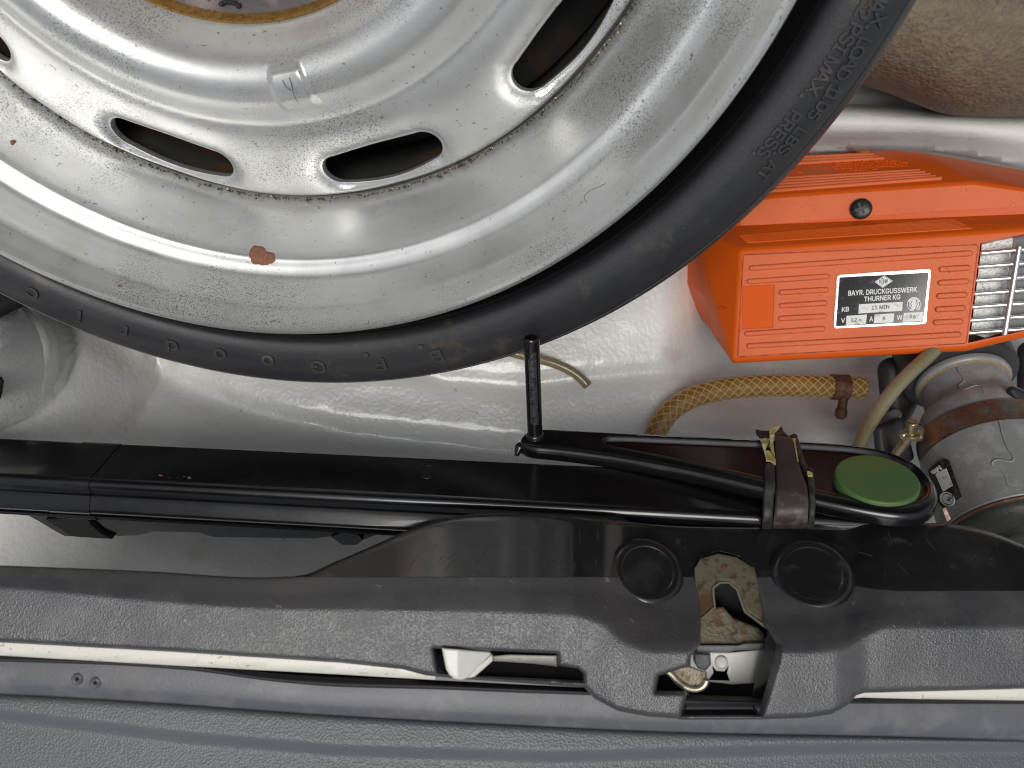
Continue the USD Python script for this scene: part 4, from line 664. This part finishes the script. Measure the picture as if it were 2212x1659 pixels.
for p, r in (((1395, 1240), .0128), ((1752, 1247), .0138)):
    q, n = pnorm(p); n = nrm(n + .5 * nrm(CW - q)); part(panel, 'round_boss', place(lathe(fine([(.0001, .0018), (r * .7, .0019), (r - .0032, .0022), (r - .0020, .0022), (r - .0008, .0017), (r + .0002, .0007), (r + .0009, -.0006), (r + .0014, -.0024), (r + .0016, -.007)], 4), 96), q + n * .0014, n), 'panel_smooth', True, 'smooth round boss on the latch cover')
# scratches worn into the hump
g = np.random.default_rng(21); sc = []
for k in range(70):
    x, y = g.uniform(760, 2180), g.uniform(1130, 1240)
    if y < Y0(x) + 10 or 1300 < x < 1850: continue
    l = g.uniform(8, 45); a = g.normal(.9, .3) if x < 1000 else g.normal(1.9, .5); p = np.array([(x + l * math.cos(a) * t, y - l * math.sin(a) * t * .7) for t in np.linspace(-.5, .5, 5)]); p[:, 1] = np.maximum(p[:, 1], Y0(p[:, 0]) + 8); sc.append(tube(at(p, relief(p) - .00002), .00009 + .00008 * g.random(), 5))
part(panel, 'scuff_marks', cat(sc), 'scratch', True, None, 'stuff')
# latch inside the opening
z8 = lambda x, y: (1289.2 + .2728 * x, 1124.6 + .2728 * y)
latch = thing('bonnet_latch', 'corroded tan metal bonnet catch showing in the cover opening', 'latch', at((1575, 1400), .29))
def zp(pts, Z0, Z1, name, mm, rr=0., curve=None, hole=None):
    q = Polygon([z8(*p) for p in pts]).buffer(0)
    if hole: q = max(getattr(q.difference(Polygon([z8(*p) for p in hole]).buffer(0)), 'geoms', [q.difference(Polygon([z8(*p) for p in hole]).buffer(0))]), key=lambda k: k.area)
    f = curve or (lambda P: 0 * P[:, 0])
    part(latch, name, slab(q, 4, lambda P: at(P, Z0 + f(P) + rr * (1 - rnd(edge(P, q), 5))), lambda P: at(P, Z1 + f(P)), (1, 2.5, 5) if rr else ()), mm, 40)
zp([(770, 380), (820, 300), (960, 260), (1110, 290), (1250, 380), (1380, 850), (1180, 715), (1155, 650), (1120, 545), (1050, 482), (970, 485), (915, 530), (918, 600), (928, 680), (800, 790)], .2790, .2815, 'catch_plate', 'zinc_tan', .0006, lambda P: .00011 * (1370 - P[:, 1]) * .9)
zp([(928, 682), (916, 600), (915, 530), (970, 485), (1050, 482), (1120, 545), (1155, 650), (1180, 715), (1350, 840), (1338, 856), (1166, 728), (1140, 655), (1105, 553), (1045, 498), (975, 500), (930, 540), (933, 600), (943, 690), (835, 785), (822, 775)], .2783, .2800, 'catch_edge', 'zinc_edge', 0, lambda P: .00011 * (1370 - P[:, 1]) * .9)
zp([(810, 770), (930, 690), (1000, 680), (1080, 770), (1280, 850), (1345, 930), (1330, 985), (815, 985)], .2870, .2900, 'catch_tongue', 'zinc_tan', .0005, lambda P: .00006 * (1390 - P[:, 1]))
zp([(790, 985), (1120, 985), (1180, 970), (1340, 968), (1335, 1018), (1100, 1030), (1050, 1045), (790, 1040)], .2845, .2880, 'folded_edge', 'bumper_band', .0005)
zp([(740, 1040), (1050, 1046), (1350, 1018), (1300, 1230), (1260, 1285), (1070, 1298), (880, 1275), (740, 1240)], .2900, .2925, 'white_backplate', 'white_gloss', .0003, None, [(915, 1150), (945, 1190), (1010, 1195), (1045, 1150), (1030, 1205), (1052, 1268), (888, 1262), (925, 1205)])
part(latch, 'bolt_head', place(lathe(fine([(.0001, .0014), (.0014, .0013), (.0020, .0010), (.0023, .0002), (.0024, -.0020)], 3), 40), at(z8(985, 1120), .2895), CW - at(z8(985, 1120), .2895)), 'white_gloss', 40)
zp([(770, 1050), (900, 1060), (905, 1140), (860, 1190), (800, 1170), (770, 1120)], .2878, .2905, 'folded_tab', 'bumper_band', .0006)
zp([(300, 1100), (1500, 1100), (1500, 1600), (300, 1600)], .300, .303, 'shadow_box', 'shade_black'); zp([(700, 200), (1500, 200), (1500, 1100), (700, 1100)], .304, .306, 'shadow_box', 'shade_black')
zp([(735, 1285), (1245, 1290), (1220, 1445), (730, 1445)], .2930, .2960, 'lower_wall', 'black_rubber')
zp([(722, 1450), (1215, 1450), (1310, 1575), (650, 1575)], .2720, .2860, 'sill', 'panel_smooth', 0, lambda P: .00022 * (1550 - P[:, 1]))
for a, b in (((722, 1445), (1215, 1445)), ((1215, 1445), (1302, 1560)), ((722, 1440), (664, 1560)), ((722, 1360), (722, 1440))): part(latch, 'sill_edge', tube(at(np.array([z8(*a), z8(*b)]), np.array([.279 if a[1] < 1500 else .2705, .279 if b[1] < 1500 else .2680])), .00035, 6), 'zinc_tan', True)
wallp = [(1350, 855), (1455, 985), (1445, 1080), (1300, 1560), (1215, 1445), (1250, 1270), (1320, 1050), (1345, 940)]
zp(wallp, .2700, .2750, 'side_wall', 'panel_smooth', 0, lambda P: .00020 * (1690 - P[:, 0]))
# the release lever: a tan hook with a bright rolled edge
lev = [(500, 1165), (590, 1170), (740, 1150), (800, 1175), (870, 1195), (872, 1250), (850, 1310), (800, 1335), (740, 1320), (660, 1275), (600, 1215)]
zp(lev, .2710, .2735, 'release_lever', 'zinc_tan', .0005)
ep = smooth_path(np.array([at(z8(*p), .2705) for p in ((520, 1180), (575, 1205), (640, 1275), (720, 1325), (790, 1335), (845, 1310), (868, 1255))]), 40); part(latch, 'lever_edge', tube(ep, .0010, 10), 'zinc_edge', True)
# hook in the left opening
hook = thing('safety_hook', 'white painted safety hook standing in the slot of the latch cover', 'hook', at((1010, 1440), .28))
z9 = lambda x, y: (1600 * .5486 + x * .2108, 2450 * .5486 + y * .2108)
def zq(o, pts, Z0, Z1, name, mm, rr=0., curve=None):
    q = Polygon([z9(*p) for p in pts]).buffer(0); f = curve or (lambda P: 0 * P[:, 0]); part(o, name, slab(q, 4, lambda P: at(P, Z0 + f(P) + rr * (1 - rnd(edge(P, q), 5))), lambda P: at(P, Z1 + f(P)), (1, 2.5, 5) if rr else ()), mm, 40)
zq(hook, [(362, 262), (500, 272), (650, 285), (860, 300), (875, 330), (760, 440), (640, 570), (560, 592), (490, 580), (440, 540), (405, 480), (385, 380)], .2630, .2660, 'hook_face', 'white_gloss', .0010, lambda P: .00008 * (P[:, 0] - 990) * (P[:, 0] > 990) + .00006 * np.maximum(1380 - P[:, 1], 0))
zq(hook, [(880, 330), (888, 395), (700, 560), (640, 572), (680, 500)], .2655, .2700, 'hook_side', 'cream_flange', .0003, lambda P: .00005 * (P[:, 0] - 1010))
zq(hook, [(880, 345), (1050, 330), (1240, 335), (1540, 340), (1550, 455), (1300, 425), (1000, 405), (890, 400)], .2785, .2810, 'hook_root', 'cream_flange', .0006, lambda P: .0012 * fbm(at(P, .28) * 220))
solo('slot_shadow_box', slab(Polygon([(900, 1370), (1300, 1385), (1300, 1482), (900, 1470)]), 20, lambda P: at(P, .289), lambda P: at(P, .292)), 'shade_black', 'black sheet put in for the shade behind the slot of the latch cover', 'recess')  # sheet that paints the shade behind the slot
# white body flange under the cover
wf = Polygon([(-380, 1340), (0, 1360), (367, 1385), (737, 1405), (930, 1430), (960, 1452), (960, 1470), (737, 1457), (367, 1437), (0, 1416), (-380, 1396)])
fls = thing('body_flange', 'cream painted body flange strip left of the safety hook', 'body flange', at((400, 1415), .276))
part(fls, 'flange_strip', slab(wf, 8, lambda P: at(P, .2735 + .002 * (1 - rnd(edge(P, wf), 7))), lambda P: at(P, .2765)), 'cream_flange', 40)
lp = Polygon([(940, 1456), (1100, 1466), (1261, 1474), (1262, 1485), (1100, 1477), (940, 1469)]); part(fls, 'flange_tail', slab(lp, 5, lambda P: at(P, .2735), lambda P: at(P, .2755)), 'bumper_band', 40)
wr = Polygon([(1800, 1470), (2212, 1460), (2580, 1450), (2580, 1512), (2212, 1513), (1990, 1510), (1862, 1507), (1800, 1512)])
fl2 = thing('body_flange', 'cream painted body flange strip at the right end below the latch cover', 'body flange', at((2100, 1490), .276)); part(fl2, 'flange_strip', slab(wr, 8, lambda P: at(P, .2735 + .002 * (1 - rnd(edge(P, wr), 7))), lambda P: at(P, .2765)), 'cream_flange', 40)
# bumper
bump = thing('bumper_cover', 'grey black grained bumper cover along the bottom of the picture', 'bumper', at((1106, 1600), .28))
G0 = PchipInterpolator([-400, 0, 233, 400, 600, 737, 937, 1137, 1261, 1500, 1830, 2212, 2600], [1406, 1417, 1424, 1434, 1460, 1468, 1474, 1482, 1488, 1505, 1513, 1514, 1514])
G1 = PchipInterpolator([-400, 0, 233, 400, 600, 737, 937, 1137, 1261, 1500, 1830, 2212, 2600], [1420, 1431, 1438, 1449, 1475, 1486, 1491, 1499, 1503, 1516, 1521, 1522, 1522])
G2 = PchipInterpolator([-400, 0, 233, 737, 1070, 1474, 1875, 2212, 2600], [1486, 1498, 1510, 1545, 1563, 1581, 1589, 1598, 1606])
def strip(f0, f1, nrow, Zf, x0=-380, x1=2580, step=10):
    xs = np.arange(x0, x1 + 1, step); t = np.linspace(0, 1, nrow); P = np.stack([np.repeat(xs, nrow), (f0(xs)[:, None] + (f1(xs) - f0(xs))[:, None] * t).ravel()], 1); Tt = np.tile(t, len(xs)); a = at(P, Zf(P, Tt)); b = a + DN * 1.5
    n, m = len(xs), nrow; f = quads(n, m); F = np.vstack([f, f[:, ::-1] + n * m]); 
    def wall(i): i = np.asarray(i); return np.vstack([np.stack([i[1:], i[:-1], i[:-1] + n * m], 1), np.stack([i[1:], i[:-1] + n * m, i[1:] + n * m], 1)])
    return TM(np.vstack([a, b]), np.vstack([F, wall(np.arange(n) * m), wall(np.arange(n)[::-1] * m + m - 1), wall(np.arange(m)[::-1]), wall((n - 1) * m + np.arange(m))]))
part(bump, 'rubber_gasket', strip(G0, G1, 8, lambda P, t: .2790 - .0025 * np.sin(np.pi * t) - .002 * t), 'black_rubber', True)
part(bump, 'flat_band', strip(lambda x: G1(x) - 6, lambda x: G2(x) + 2, 16, lambda P, t: .2764 - .0006 * np.sin(np.pi * t) + .0014 * sst(t, .70, 1.0)), 'bumper_band', True)
def bz(P, t):
    f = np.interp(P[:, 0], [-400, 0, 400, 737, 1200, 1800, 2600], [1500, 1540, 1588, 1616, 1630, 1612, 1600]); return .2782 - .0018 * rnd(t, .05) - .012 * t + .0035 * sst(P[:, 1], f - 12, f + 22)
part(bump, 'grained_top', strip(G2, lambda x: 1900 + 0 * x, 60, bz), 'bumper_grain', True)
for p in ((168, 1466), (207, 1474)):
    q = at(p, .2752); part(bump, 'moulded_pip', place(lathe(fine([(.0005, .0001), (.0008, .0003), (.0012, .00035), (.0017, .0001), (.0020, -.0008)], 3), 32), q, nrm(CW - q)), 'bumper_band', True)
solo('bumper_gap_shade', slab(Polygon([(-380, 1400), (2580, 1480), (2580, 1560), (-380, 1460)]), 30, lambda P: at(P, .312), lambda P: at(P, .316)), 'shade_black', 'black sheet put in for the shade between the latch cover and the bumper', 'gap')  # sheet that paints the shade of the gap
# the unseen raised lid behind the trunk, shade put into its dark underside colour
hv = np.array([(-.80, .70, .12), (.80, .70, .12), (.80, .27, 1.02), (-.80, .27, 1.02)]); hv2 = hv + np.array([0, .03, 0])
solo('raised_lid', TM(np.vstack([hv, hv2]), [(0, 1, 2), (0, 2, 3), (5, 4, 7), (5, 7, 6), (0, 4, 5), (0, 5, 1), (1, 5, 6), (1, 6, 2), (2, 6, 7), (2, 7, 3), (3, 7, 4), (3, 4, 0)]), 'shaded_bonnet_paint', 'raised lid behind the trunk', 'lid', smooth=False)
